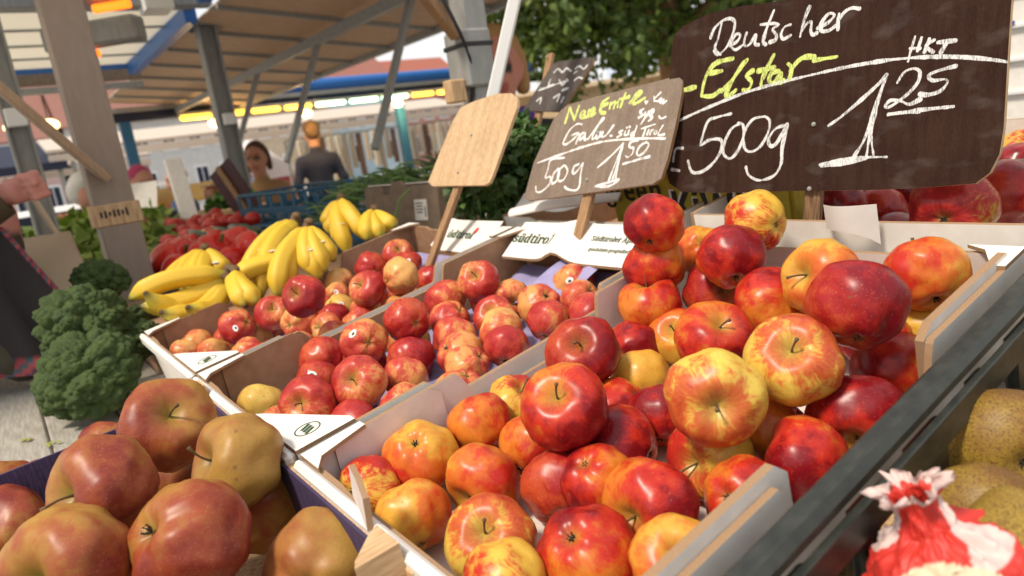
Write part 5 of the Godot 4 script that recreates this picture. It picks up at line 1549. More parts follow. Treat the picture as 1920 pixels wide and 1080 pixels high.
# ---------------------------------------------------------------- other things on the stall
func clutter() -> void:
	# stacked blue crates under the beans
	crate_blue("blue crate under the green beans, front of the stack", Vector3(-2.75, 0.96, -1.08), 0.55, 0.34, 0.10, 0.25)
	crate_blue("blue crate behind the beans, topmost of the stack", Vector3(-3.35, 1.05, -1.25), 0.60, 0.40, 0.12, 0.2)
	crate_blue("blue crate at the bottom of the stack by the dark leaning board", Vector3(-3.35, 0.90, -1.22), 0.62, 0.42, 0.12, 0.2)
	# dark cardboard box with a white shipping label
	var o := thing("cardboard_box", "dark grey brown cardboard box with a white shipping label below the beans", "box", Vector3(-1.98, 0.98, -1.12), Basis(Vector3.UP, 0.12) * Basis(Vector3.RIGHT, -0.10))
	var fr := PackedVector2Array([Vector2(-0.19, 0), Vector2(0.20, 0), Vector2(0.20, 0.19), Vector2(0.03, 0.19), Vector2(0.02, 0.205), Vector2(-0.03, 0.205), Vector2(-0.045, 0.165), Vector2(-0.085, 0.165), Vector2(-0.09, 0.19), Vector2(-0.19, 0.19)])
	panel_part("front_wall", fr, 0.006, M.dim_card, M.dim_card, M.card_edge, o, Vector3(0, 0, 0.12))
	panel_part("back_wall", fr, 0.006, M.dim_card, M.dim_card, M.card_edge, o, Vector3(0, 0, -0.14))
	for s in [-1.0, 1.0]:
		part("side_wall", box_mesh(Vector3(0.006, 0.19, 0.25)), M.dim_card, o, Vector3(0.005 + s * 0.192, 0.095, -0.01))
	part("base", box_mesh(Vector3(0.39, 0.006, 0.26)), M.dim_card, o, Vector3(0.005, 0.003, -0.01))
	part("folded_flap", box_mesh(Vector3(0.37, 0.004, 0.05)), M.grey_card, o, Vector3(0.005, 0.193, 0.09), Basis(Vector3.RIGHT, -0.1))
	var lab := part("shipping_label", box_mesh(Vector3(0.062, 0.062, 0.001)), M.white_card, o, Vector3(0.115, 0.115, 0.1245))
	for i in 4:
		part("print_line", box_mesh(Vector3(0.036 - 0.006 * (i % 2), 0.003, 0.0008)), M.ink_dark, lab, Vector3(-0.006, 0.02 - 0.009 * i, 0.0009))
	part("print_bar", box_mesh(Vector3(0.004, 0.03, 0.0008)), M.ink_dark, lab, Vector3(0.023, -0.005, 0.0009))
	part("hand_hole", box_mesh(Vector3(0.05, 0.016, 0.002), 0.0009), M.black_rubber, o, Vector3(0.02, 0.035, 0.1235))
	solo("green_stalk", tube_mesh([Vector3(-1.83, 1.175, -0.985), Vector3(-1.86, 1.15, -0.965), Vector3(-1.90, 1.09, -0.955), Vector3(-1.92, 1.02, -0.955), Vector3(-1.925, 0.97, -0.95)], [0.003, 0.004, 0.0045, 0.004, 0.003], 8), M["bean_b"], "long green stalk hanging over the grey cardboard box", "stalk")
	# green fruit carton with print
	var kb := thing("printed_carton", "yellow green fruit carton printed green kiwi behind the apples", "carton", rim(-0.93, 0.86, -0.10), TILT * Basis(Vector3.UP, -0.06))
	part("front_wall", box_mesh(Vector3(0.36, 0.175, 0.006)), M.kiwi_card, kb, Vector3(0.20, 0.088, 0))
	part("side_wall", box_mesh(Vector3(0.006, 0.15, 0.3)), M.kiwi_card, kb, Vector3(0.018, 0.075, -0.152))
	part("side_wall", box_mesh(Vector3(0.006, 0.15, 0.3)), M.kiwi_card, kb, Vector3(0.382, 0.075, -0.152))
	part("back_wall", box_mesh(Vector3(0.36, 0.15, 0.006)), M.kiwi_card, kb, Vector3(0.20, 0.075, -0.303))
	part("base", box_mesh(Vector3(0.36, 0.006, 0.29)), M.kiwi_card, kb, Vector3(0.20, 0.003, -0.15))
	text_part("green", 0.052, M.ink_dark, kb, Vector3(0.074, 0.131, 0.0034), Basis(), "Droid Sans", true)
	text_part("KiWi", 0.075, M.sticker, kb, Vector3(0.235, 0.105, 0.0034), Basis(), "Droid Sans", true)
	text_part("KiWi", 0.069, M.ink_dark, kb, Vector3(0.235, 0.105, 0.0042), Basis(), "Droid Sans", true)
	var bar_label := part("barcode", box_mesh(Vector3(0.05, 0.03, 0.001)), M.white_card, kb, Vector3(0.34, 0.045, 0.0036))
	for i in 9:
		part("bar", box_mesh(Vector3(0.002 + 0.001 * (i % 3), 0.02, 0.0006)), M.ink_dark, bar_label, Vector3(-0.019 + i * 0.0047, 0.002, 0.0008))
	# crumpled red and white paper bag among the pears
	paper_bag()
	# back of a leaning dark board and the pale sign posts by the tomatoes
	var ls := thing("price_sign", "dark reddish board seen from behind, leaning on its stake over the tomatoes", "sign", Vector3(-3.72, 1.07, -1.07), Basis(Vector3.UP, 0.55) * Basis(Vector3.FORWARD, -0.50))
	part("board", box_mesh(Vector3(0.17, 0.30, 0.008)), mat("dark_red_board", Color(0.055, 0.010, 0.010), 0.55), ls, Vector3(0, 0.14, 0))
	part("stake", box_mesh(Vector3(0.03, 0.40, 0.014)), M.stake_wood, ls, Vector3(0.0, 0.09, 0.012))
	var ps := thing("price_sign", "narrow pale grey sign board leaning edge on beyond the tomatoes", "sign", Vector3(-4.4, 1.08, -0.92), Basis(Vector3.FORWARD, -0.25))
	part("board", box_mesh(Vector3(0.05, 0.36, 0.09)), M.white_card, ps, Vector3(0, 0.16, 0))
	part("stake", box_mesh(Vector3(0.02, 0.3, 0.02)), M.stake_wood, ps, Vector3(0, -0.05, 0))
	var pp := thing("paper_sheet", "pale blue grey paper price card tilted behind the brown post", "card", Vector3(-4.6, 1.16, -0.70), Basis(Vector3.UP, 1.0) * Basis(Vector3.RIGHT, -0.5))
	part("sheet", box_mesh(Vector3(0.22, 0.17, 0.003)), M.white_card, pp, Vector3(0, 0.08, 0))
	part("stand", box_mesh(Vector3(0.015, 0.16, 0.015)), M.stake_wood, pp, Vector3(0, -0.07, -0.01))
	var hb := thing("herb_crate", "wooden crate of green herbs behind the leaning dark board", "crate", Vector3(-4.6, 1.02, -1.22))
	part("box", box_mesh(Vector3(0.5, 0.12, 0.3)), M.pale_wood, hb)
	part("herbs", foliage(30, 22, Vector3(0.22, 0.05, 0.13), 0.05, 0.05, Color(0.03, 0.08, 0.015), Color(0.10, 0.20, 0.03)), M.leaf, hb, Vector3(0, 0.09, 0))
	var cp := thing("copper_basket", "copper orange basket standing beyond the leaning dark board", "basket", Vector3(-5.0, 1.12, -1.32))
	part("bowl", box_mesh(Vector3(0.26, 0.2, 0.26), 0.03), mat("copper", Color(0.36, 0.12, 0.05), 0.6), cp)
	part("rim", box_mesh(Vector3(0.28, 0.02, 0.28), 0.008), M.pale_wood, cp, Vector3(0, 0.105, 0))
	# block the bananas lie on
	var bb := thing("banana_box", "low brown carton under the bananas beside the apple carton", "box", Vector3(-1.78, 0.90, -0.52))
	part("lid", box_mesh(Vector3(0.52, 0.09, 0.62)), M.kraft, bb, Vector3(0, 0.06, 0))
	part("base", box_mesh(Vector3(0.50, 0.04, 0.60)), M.kraft, bb, Vector3(0, -0.004, 0))
	var wt := thing("blue_carton", "white blue carton standing under the front corner of the apple carton", "carton", Vector3(-1.475, 0.90, -0.33))
	part("wall", box_mesh(Vector3(0.06, 0.03, 0.36)), M.blue_paint, wt, Vector3(0, -0.005, 0))
	part("rim", box_mesh(Vector3(0.07, 0.018, 0.37)), M.white_card, wt, Vector3(0, 0.02, 0))


func paper_bag() -> void:
	var n := FastNoiseLite.new()
	n.seed = 21
	n.frequency = 1.0
	n.fractal_type = FastNoiseLite.FRACTAL_RIDGED
	n.fractal_octaves = 3
	var base := Vector3(-0.158, 1.023, -0.385)
	var bb := axis_basis(Vector3(-0.34, 1.0, 0.16), 0.0)
	var look := bb.inverse() * (CAM - base)
	var th0 := atan2(look.z, look.x)
	var v := PackedVector3Array()
	var cc := PackedColorArray()
	var nu := 121
	var nv := 91
	for j in nv:
		var t := j / (nv - 1.0)
		for i in nu:
			var th := TAU * (i % (nu - 1)) / (nu - 1)
			var r: float
			var y: float
			if t < 0.62:
				var a := t / 0.62
				r = 0.055 * sin(PI * (0.12 + 0.80 * a)) + 0.006
				y = -0.05 + 0.085 * a
			else:
				var a := (t - 0.62) / 0.38
				r = lerpf(0.020, 0.016, smoothstep(0.0, 0.5, a)) + 0.008 * smoothstep(0.6, 1.0, a)
				y = 0.035 + 0.036 * a
			var cr := n.get_noise_3d(cos(th) * 1.6, y * 26.0, sin(th) * 1.6)
			r *= 1.0 + (0.22 if t > 0.5 else 0.10) * cr + (0.35 * sin(th * 6.0 + cr * 3.0) * smoothstep(0.85, 1.0, t))
			v.append(Vector3(r * cos(th), y + 0.006 * cr, r * sin(th)))
			var c := Color(0.55, 0.035, 0.022)
			var stripe := sin(th * 2.0 + y * 40.0)
			if t > 0.92 or (t > 0.45 and t < 0.86 and stripe > 0.45):
				c = Color(0.62, 0.47, 0.43)
			if Vector2(wrapf(th - th0 - 0.2, -PI, PI) / 0.85, (t - 0.36) / 0.19).length() < 1.0:
				c = Color(0.66, 0.53, 0.36)
			cc.append(c)
	var o := thing("paper_bag", "crumpled red and white paper wrapper with twisted top beside the pears", "wrapper", base, bb.scaled(Vector3.ONE * 0.72))
	part("wrapper", gmesh(v, nu, nv, PackedVector2Array(), cc), M.vcol, o)
	var td := Vector3(cos(th0 + 0.2), 0.25, sin(th0 + 0.2)).normalized()
	var tx := Vector3.UP.cross(td).normalized()
	text_part("ghi", 0.034, M.ink_red, o, Vector3(0, -0.006, 0) + td * 0.0655, Basis(tx, td.cross(tx), td), "Droid Serif", true)


# ---------------------------------------------------------------- people
# bones: [a, b, radius a, radius b, colour]; one continuous surface round all of them
func body_mesh(bones: Array, cell: float, blend: float) -> ArrayMesh:
	var lo := Vector3.ONE * 1e9
	var hi := -lo
	for b in bones:
		for e in 2:
			var r: Vector3 = Vector3.ONE * (b[2 + e] + cell * 3.0)
			lo = lo.min(b[e] - r)
			hi = hi.max(b[e] + r)
	var n := Vector3i(((hi - lo) / cell).ceil()) + Vector3i.ONE
	var f := PackedFloat32Array()
	f.resize(n.x * n.y * n.z)
	f.fill(1.0)
	for b in bones:
		var pa: Vector3 = b[0]
		var ba: Vector3 = b[1] - b[0]
		var ll := maxf(ba.length_squared(), 1e-9)
		var rm: float = maxf(b[2], b[3]) + blend + cell * 2.0
		var q0: Vector3i = Vector3i(((b[0].min(b[1]) - lo - Vector3.ONE * rm) / cell).floor()).clamp(Vector3i.ZERO, n - Vector3i.ONE)
		var q1: Vector3i = Vector3i(((b[0].max(b[1]) - lo + Vector3.ONE * rm) / cell).ceil()).clamp(Vector3i.ZERO, n - Vector3i.ONE)
		for z in range(q0.z, q1.z + 1):
			for y in range(q0.y, q1.y + 1):
				for x in range(q0.x, q1.x + 1):
					var p := lo + Vector3(x, y, z) * cell - pa
					var t := clampf(p.dot(ba) / ll, 0.0, 1.0)
					var d: float = (p - ba * t).length() - lerpf(b[2], b[3], t)
					var k := (z * n.y + y) * n.x + x
					var o := f[k]
					var h := maxf(blend - absf(o - d), 0.0) / blend
					f[k] = minf(o, d) - h * h * blend * 0.25
	var id := {}
	var v := PackedVector3Array()
	var cc := PackedColorArray()
	var ix := PackedInt32Array()
	var sx := 1
	var sy := n.x
	var sz := n.x * n.y
	var corner := [0, sx, sy, sx + sy, sz, sx + sz, sy + sz, sx + sy + sz]
	var edges := [[0, 1], [2, 3], [4, 5], [6, 7], [0, 2], [1, 3], [4, 6], [5, 7], [0, 4], [1, 5], [2, 6], [3, 7]]
	for z in n.z - 1:
		for y in n.y - 1:
			for x in n.x - 1:
				var k := z * sz + y * sy + x
				var ins := 0
				for c in corner:
					if f[k + c] < 0.0:
						ins += 1
				if ins == 0 or ins == 8:
					continue
				var s := Vector3.ZERO
				var m := 0
				for e in edges:
					var a := f[k + corner[e[0]]]
					var b := f[k + corner[e[1]]]
					if (a < 0.0) != (b < 0.0):
						var t := a / (a - b)
						var pa := Vector3(e[0] & 1, (e[0] >> 1) & 1, e[0] >> 2)
						var pb := Vector3(e[1] & 1, (e[1] >> 1) & 1, e[1] >> 2)
						s += pa.lerp(pb, t)
						m += 1
				var p := lo + (Vector3(x, y, z) + s / m) * cell
				id[k] = v.size()
				v.append(p)
				var best := 1e9
				var col := Color.WHITE
				for b in bones:
					var ba: Vector3 = b[1] - b[0]
					var t := clampf((p - b[0]).dot(ba) / maxf(ba.length_squared(), 1e-9), 0.0, 1.0)
					var d: float = (p - b[0] - ba * t).length() - lerpf(b[2], b[3], t)
					if d < best:
						best = d
						col = b[4]
				cc.append(col)
	for z in range(1, n.z - 1):
		for y in range(1, n.y - 1):
			for x in range(1, n.x - 1):
				var k := z * sz + y * sy + x
				var inside := f[k] < 0.0
				for e in [[sx, sy, sz], [sy, sz, sx], [sz, sx, sy]]:
					if inside != (f[k + e[0]] < 0.0):
						var a: int = id.get(k, -1)
						var b: int = id.get(k - e[1], -1)
						var c: int = id.get(k - e[1] - e[2], -1)
						var d: int = id.get(k - e[2], -1)
						if mini(mini(a, b), mini(c, d)) < 0:
							continue
						if inside:
							ix.append_array([a, c, b, a, d, c])
						else:
							ix.append_array([a, b, c, a, c, d])
	var nn := PackedVector3Array()
	nn.resize(v.size())
	for i in range(0, ix.size(), 3):
		var w := (v[ix[i + 2]] - v[ix[i]]).cross(v[ix[i + 1]] - v[ix[i]])
		for j in 3:
			nn[ix[i + j]] += w
	for i in nn.size():
		nn[i] = nn[i].normalized()
	var arr := []
	arr.resize(Mesh.ARRAY_MAX)
	arr[Mesh.ARRAY_VERTEX] = v
	arr[Mesh.ARRAY_NORMAL] = nn
	arr[Mesh.ARRAY_COLOR] = cc
	arr[Mesh.ARRAY_INDEX] = ix
	var mesh := ArrayMesh.new()
	mesh.add_surface_from_arrays(Mesh.PRIMITIVE_TRIANGLES, arr)
	return mesh


# standing figure facing +z; lean tips the trunk and head forward
func figure(skin_c: Color, top: Color, legs: Color, lean: float, arms: Array, cell := 0.025) -> ArrayMesh:
	var hip := Vector3(0, 0.92, 0)
	var sp := Basis(Vector3.RIGHT, lean)
	var chest := hip + sp * Vector3(0, 0.36, 0)
	var neck := hip + sp * Vector3(0, 0.58, 0)
	var hd := neck + Basis(Vector3.RIGHT, lean * 1.5) * Vector3(0, 0.13, 0.02)
	var b := [[hip + Vector3(-0.07, 0, 0), hip + Vector3(0.07, 0, 0), 0.13, 0.13, legs], [hip + Vector3(0, 0.1, 0), chest, 0.135, 0.155, top], [chest + Vector3(-0.10, 0.06, 0), chest + Vector3(0.10, 0.06, 0), 0.12, 0.12, top],
		[chest, neck, 0.09, 0.055, top], [neck, hd, 0.052, 0.055, skin_c], [hd + Vector3(0, 0.02, 0), hd + Vector3(0, 0.09, -0.01), 0.078, 0.088, skin_c], [hd + Vector3(0, -0.045, 0.04), hd + Vector3(0, 0.0, 0.03), 0.045, 0.06, skin_c],
		[hd + Vector3(0, 0.03, 0.095), hd + Vector3(0, 0.0, 0.108), 0.010, 0.015, skin_c]]
	b.append([hd + Vector3(-0.018, -0.03, 0.088), hd + Vector3(0.018, -0.03, 0.088), 0.008, 0.008, skin_c * Color(0.75, 0.45, 0.45)])
	for s in [-1.0, 1.0]:
		b.append([hd + Vector3(s * 0.028, 0.042, 0.083), hd + Vector3(s * 0.042, 0.042, 0.078), 0.005, 0.004, Color(0.03, 0.025, 0.02)])
		b.append([hd + Vector3(s * 0.022, 0.066, 0.085), hd + Vector3(s * 0.048, 0.068, 0.075), 0.003, 0.002, skin_c * Color(0.6, 0.5, 0.4)])
		b.append([hip + Vector3(s * 0.09, -0.03, 0), Vector3(s * 0.10, 0.48, 0.02), 0.095, 0.062, legs])
		b.append([Vector3(s * 0.10, 0.48, 0.02), Vector3(s * 0.10, 0.09, -0.01), 0.060, 0.042, legs])
		b.append([Vector3(s * 0.10, 0.045, -0.03), Vector3(s * 0.11, 0.035, 0.14), 0.045, 0.035, Color(0.02, 0.018, 0.016)])
		b.append([hd + Vector3(s * 0.088, 0.02, 0), hd + Vector3(s * 0.09, 0.045, -0.005), 0.012, 0.016, skin_c])
		var sh := chest + sp * Vector3(s * 0.19, 0.10, 0)
		var el: Vector3 = arms[0 if s < 0 else 2]
		var wr: Vector3 = arms[1 if s < 0 else 3]
		b.append([sh, el, 0.066, 0.050, top])
		b.append([el, wr, 0.048, 0.036, top])
		var hdir := (wr - el).normalized()
		b.append([wr, wr + hdir * 0.09, 0.030, 0.034, skin_c])
		b.append([wr + hdir * 0.08, wr + hdir * 0.15, 0.030, 0.016, skin_c])
		b.append([wr + hdir * 0.04, wr + hdir * 0.09 + Vector3(-s * 0.045, 0.01, 0.01), 0.014, 0.010, skin_c])
	return body_mesh(b, cell, 0.05)


func hair_mesh(lean: float, c: Color, long: float, cell := 0.02) -> ArrayMesh:
	var neck := Vector3(0, 0.92, 0) + Basis(Vector3.RIGHT, lean) * Vector3(0, 0.58, 0)
	var hd := neck + Basis(Vector3.RIGHT, lean * 1.5) * Vector3(0, 0.13, 0.02)
	var b := [[hd + Vector3(0, 0.07, -0.055), hd + Vector3(0, 0.135, -0.03), 0.086, 0.078, c], [hd + Vector3(-0.045, 0.125, -0.025), hd + Vector3(0.045, 0.125, -0.025), 0.058, 0.058, c]]
	if long > 0.0:
		for s in [-1.0, 1.0]:
			b.append([hd + Vector3(s * 0.08, 0.08, -0.045), hd + Vector3(s * 0.095, -long, -0.05), 0.040, 0.030, c])
		b.append([hd + Vector3(0, 0.04, -0.08), hd + Vector3(0, -long, -0.08), 0.06, 0.045, c])
	# curls all over the scalp
	var r := RandomNumberGenerator.new()
	r.seed = 4
	for i in 46 if long > 0.0 else 22:
		var d := Vector3(r.randfn(), absf(r.randfn()) + 0.15, r.randfn() - 0.6).normalized()
		var p := hd + Vector3(0, 0.075, -0.04) + d * 0.088
		b.append([p, p + Vector3(r.randfn(), r.randfn(), r.randfn()) * 0.012, 0.017, 0.012, c * r.randf_range(0.75, 1.25)])
	return body_mesh(b, cell, 0.02)


func people() -> void:
	var fair := Color(0.50, 0.25, 0.17)
	var rest := [Vector3(-0.26, 1.14, -0.02), Vector3(-0.26, 0.90, 0.08), Vector3(0.26, 1.14, -0.02), Vector3(0.26, 0.90, 0.08)]
	# vendor bending over behind the signs
	var o := thing("person", "vendor in dark jacket with purple and blue scarf and blond hair, looking down", "person", Vector3(-2.67, GR, -1.98), Basis(Vector3.UP, 0.9).scaled(Vector3.ONE * 1.13))
	var vb := figure(Color(0.46, 0.19, 0.13), Color(0.035, 0.035, 0.03), Color(0.02, 0.025, 0.05), 0.25, [Vector3(-0.36, 1.14, 0.22), Vector3(-0.24, 1.05, 0.44), Vector3(0.33, 1.12, 0.2), Vector3(0.24, 1.02, 0.42)], 0.016)
	part("body", vb, M.vcol_rough, o)
	part("hair", hair_mesh(0.25, Color(0.34, 0.19, 0.07), 0.03, 0.014), M.vcol_rough, o)
	var neck := Vector3(0, 0.92, 0) + Basis(Vector3.RIGHT, 0.25) * Vector3(0, 0.545, 0.0)
	var sc := []
	var sr := []
	var scol := []
	for i in 33:
		var a := TAU * i / 32.0
		sc.append(neck + Vector3(cos(a) * 0.098, 0.02 * sin(a * 2.0), sin(a) * 0.10))
		sr.append(0.030 + 0.006 * sin(a * 5.0))
		scol.append(Color(0.10, 0.03, 0.20) if i % 8 < 5 else Color(0.01, 0.14, 0.30))
	part("scarf", tube_mesh(sc, sr, 10, scol), M.vcol_rough, o)
	# customer at the table's aisle side
	var cu := thing("person", "customer in olive sleeve with dark tartan edged shawl holding a tote bag", "person", Vector3(-2.12, GR, 0.30), Basis(Vector3.UP, -2.3).scaled(Vector3.ONE * 1.0))
	var cb := figure(Color(0.42, 0.17, 0.13), Color(0.045, 0.038, 0.022), Color(0.02, 0.02, 0.022), 0.15, [Vector3(-0.34, 1.26, 0.05), Vector3(-0.27, 1.50, 0.16), Vector3(0.34, 1.22, 0.08), Vector3(0.20, 1.15, 0.30)], 0.018)
	part("body", cb, M.vcol_rough, cu)
	part("hair", hair_mesh(0.15, Color(0.1, 0.07, 0.05), 0.05), M.vcol_rough, cu)
	# shawl hanging from the arms: dark cloth with a tartan band along its lower edge
	var sv := PackedVector3Array()
	var sc2 := PackedColorArray()
	for j in 33:
		var t := j / 32.0
		for i in 41:
			var a := i / 40.0
			var top := Vector3(-1.99, 1.31, 0.16).lerp(Vector3(-1.90, 1.25, -0.02), a)
			var bot := Vector3(-1.95, 0.90, 0.12).lerp(Vector3(-1.78, 1.02, -0.115), a)
			if a < 0.55:
				bot = Vector3(-1.95, 0.92, 0.14).lerp(Vector3(-1.80, 0.93, -0.045), a / 0.55)
			else:
				bot = Vector3(-1.80, 0.93, -0.045).lerp(Vector3(-1.78, 1.04, -0.115), (a - 0.55) / 0.45)
			var p := top.lerp(bot, t) + Vector3(0.02 * sin(a * 16.0 + t), 0, 0.006 * sin(a * 13.0)) * t
			sv.append(p)
			var c := Color(0.014, 0.010, 0.009)
			if t > 0.90 or a > 0.93 or a < 0.04:
				c = [Color(0.25, 0.02, 0.025), Color(0.02, 0.07, 0.09), Color(0.32, 0.05, 0.05), Color(0.03, 0.025, 0.05)][(int(a * 40.0) / 2 + j) % 4]
			sc2.append(c)
	part("shawl", gmesh(sv, 41, 33, PackedVector2Array(), sc2), M.vcol_rough, cu, cu.transform.affine_inverse() * Vector3.ZERO, cu.basis.inverse())
	# closed hand at the end of the raised sleeve
	var hb := []
	var fl := Color(0.44, 0.19, 0.15)
	for i in 4:
		var kx := -0.030 + 0.020 * i
		hb.append([Vector3(kx, 0.045, 0.0), Vector3(kx * 1.05, 0.050, 0.036 - 0.003 * absf(i - 1.5)), 0.0115, 0.0105, fl])
		hb.append([Vector3(kx * 1.05, 0.050, 0.036), Vector3(kx, 0.022, 0.047), 0.0105, 0.0095, fl])
		hb.append([Vector3(kx, 0.022, 0.047), Vector3(kx, 0.012, 0.026), 0.0095, 0.0085, fl])
	hb.append([Vector3(-0.034, 0.01, 0.012), Vector3(-0.030, 0.038, 0.046), 0.0125, 0.011, fl])
	hb.append([Vector3(-0.030, 0.038, 0.046), Vector3(-0.008, 0.038, 0.058), 0.011, 0.009, fl])
	hb.append([Vector3(-0.018, 0.035, 0.0), Vector3(-0.014, -0.03, 0.0), 0.021, 0.024, fl])
	hb.append([Vector3(0.018, 0.035, 0.0), Vector3(0.012, -0.03, 0.0), 0.021, 0.024, fl])
	hb.append([Vector3(0, -0.03, 0.0), Vector3(0, -0.09, -0.01), 0.027, 0.030, fl])
	var hp := Vector3(-1.90, 1.325, -0.075)
	var hand := part("hand", body_mesh(hb, 0.005, 0.008), M.vcol_rough, cu, cu.transform.affine_inverse() * hp, cu.basis.inverse() * Basis(Vector3(-0.1, -0.96, -0.25), Vector3(0.1, 0.25, -0.96), Vector3(-0.1, -0.96, -0.25).cross(Vector3(0.1, 0.25, -0.96))).orthonormalized().scaled(Vector3.ONE * 0.74))
	var slv := []
	for q in [[Vector3(-1.905, 1.312, -0.035), 0.040], [Vector3(-1.915, 1.285, 0.03), 0.050], [Vector3(-1.93, 1.26, 0.12), 0.058], [Vector3(-1.98, 1.22, 0.26), 0.068]]:
		slv.append(q)
	part("sleeve", tube_mesh([slv[0][0], slv[1][0], slv[2][0], slv[3][0]], [slv[0][1], slv[1][1], slv[2][1], slv[3][1]], 16, [Color(0.06, 0.045, 0.02), Color(0.045, 0.038, 0.018), Color(0.05, 0.04, 0.02), Color(0.045, 0.038, 0.02)]), M.vcol_rough, cu, cu.transform.affine_inverse() * Vector3.ZERO, cu.basis.inverse())
	# tote bag
	var fh := thing("tote_bag", "plain beige cloth tote bag hanging beside the customer", "bag", Vector3(-2.33, 0.98, -0.06))
	var tv := PackedVector3Array()
	for j in 13:
		for i in 25:
			var a := TAU * (i % 24) / 24.0
			var t := j / 12.0
			tv.append(Vector3(0.055 * cos(a) * (1.0 - 0.5 * t) + 0.01 * sin(t * 9.0 + a * 2.0), 0.30 * t - 0.08, 0.15 * sin(a) * (1.0 - 0.25 * t)))
	part("sack", gmesh(tv, 25, 13), mat("tote", Color(0.52, 0.40, 0.27), 0.9), fh)
	for s in [-1.0, 1.0]:
		part("handle", tube_mesh([Vector3(s * 0.02, 0.21, 0.07), Vector3(s * 0.015, 0.32, 0.045), Vector3(s * 0.012, 0.38, 0.0), Vector3(s * 0.015, 0.32, -0.05), Vector3(s * 0.02, 0.21, -0.08)], [0.008, 0.008, 0.008, 0.008, 0.008], 8), M["tote"], fh)
	# people in the aisle beyond
	var crowd := [
		[Vector3(-9.1, GR, -3.62), -1.9, Color(0.30, 0.16, 0.10), Color(0.008, 0.012, 0.032), Color(0.02, 0.02, 0.03), Color(0.07, 0.04, 0.022), 0.0, "person in a navy jacket seen from behind, with short brown hair", 1.14],
		[Vector3(-6.75, GR, -2.12), 0.9, Color(0.38, 0.17, 0.10), Color(0.24, 0.13, 0.05), Color(0.05, 0.04, 0.04), Color(0.06, 0.025, 0.012), 0.05, "person with dark tied hair and tan coat under the yellow lamps", 1.0],
		[Vector3(-6.1, GR, -0.98), 2.0, fair, Color(0.012, 0.014, 0.03), Color(0.02, 0.02, 0.03), Color(0.45, 0.06, 0.14), 0.0, "person in dark coat and pink knitted hat", 0.95],
		[Vector3(-5.2, GR, -0.50), 2.6, fair, Color(0.16, 0.20, 0.26), Color(0.05, 0.06, 0.1), Color(0.62, 0.60, 0.56), 0.0, "white haired person in a grey blue jacket", 0.94],
		[Vector3(-10.5, GR, -3.1), 0.3, fair, Color(0.08, 0.11, 0.2), Color(0.03, 0.03, 0.05), Color(0.06, 0.04, 0.03), 0.0, "person in a grey blue coat beside the pink tent", 1.0],
		[Vector3(-8.4, GR, -1.75), 0.2, fair, Color(0.03, 0.04, 0.09), Color(0.03, 0.03, 0.05), Color(0.2, 0.1, 0.05), 0.0, "person in dark blue before the white stall", 0.95],
	]
	for c in crowd:
		var p := thing("person", c[7], "person", c[0], Basis(Vector3.UP, c[1]).scaled(Vector3.ONE * c[8]), "people in the market aisle")
		part("body", figure(c[2], c[3], c[4], 0.04, rest, 0.032), M.vcol_rough, p)
		part("hair", hair_mesh(0.04, c[5], c[6], 0.025), M.vcol_rough, p)


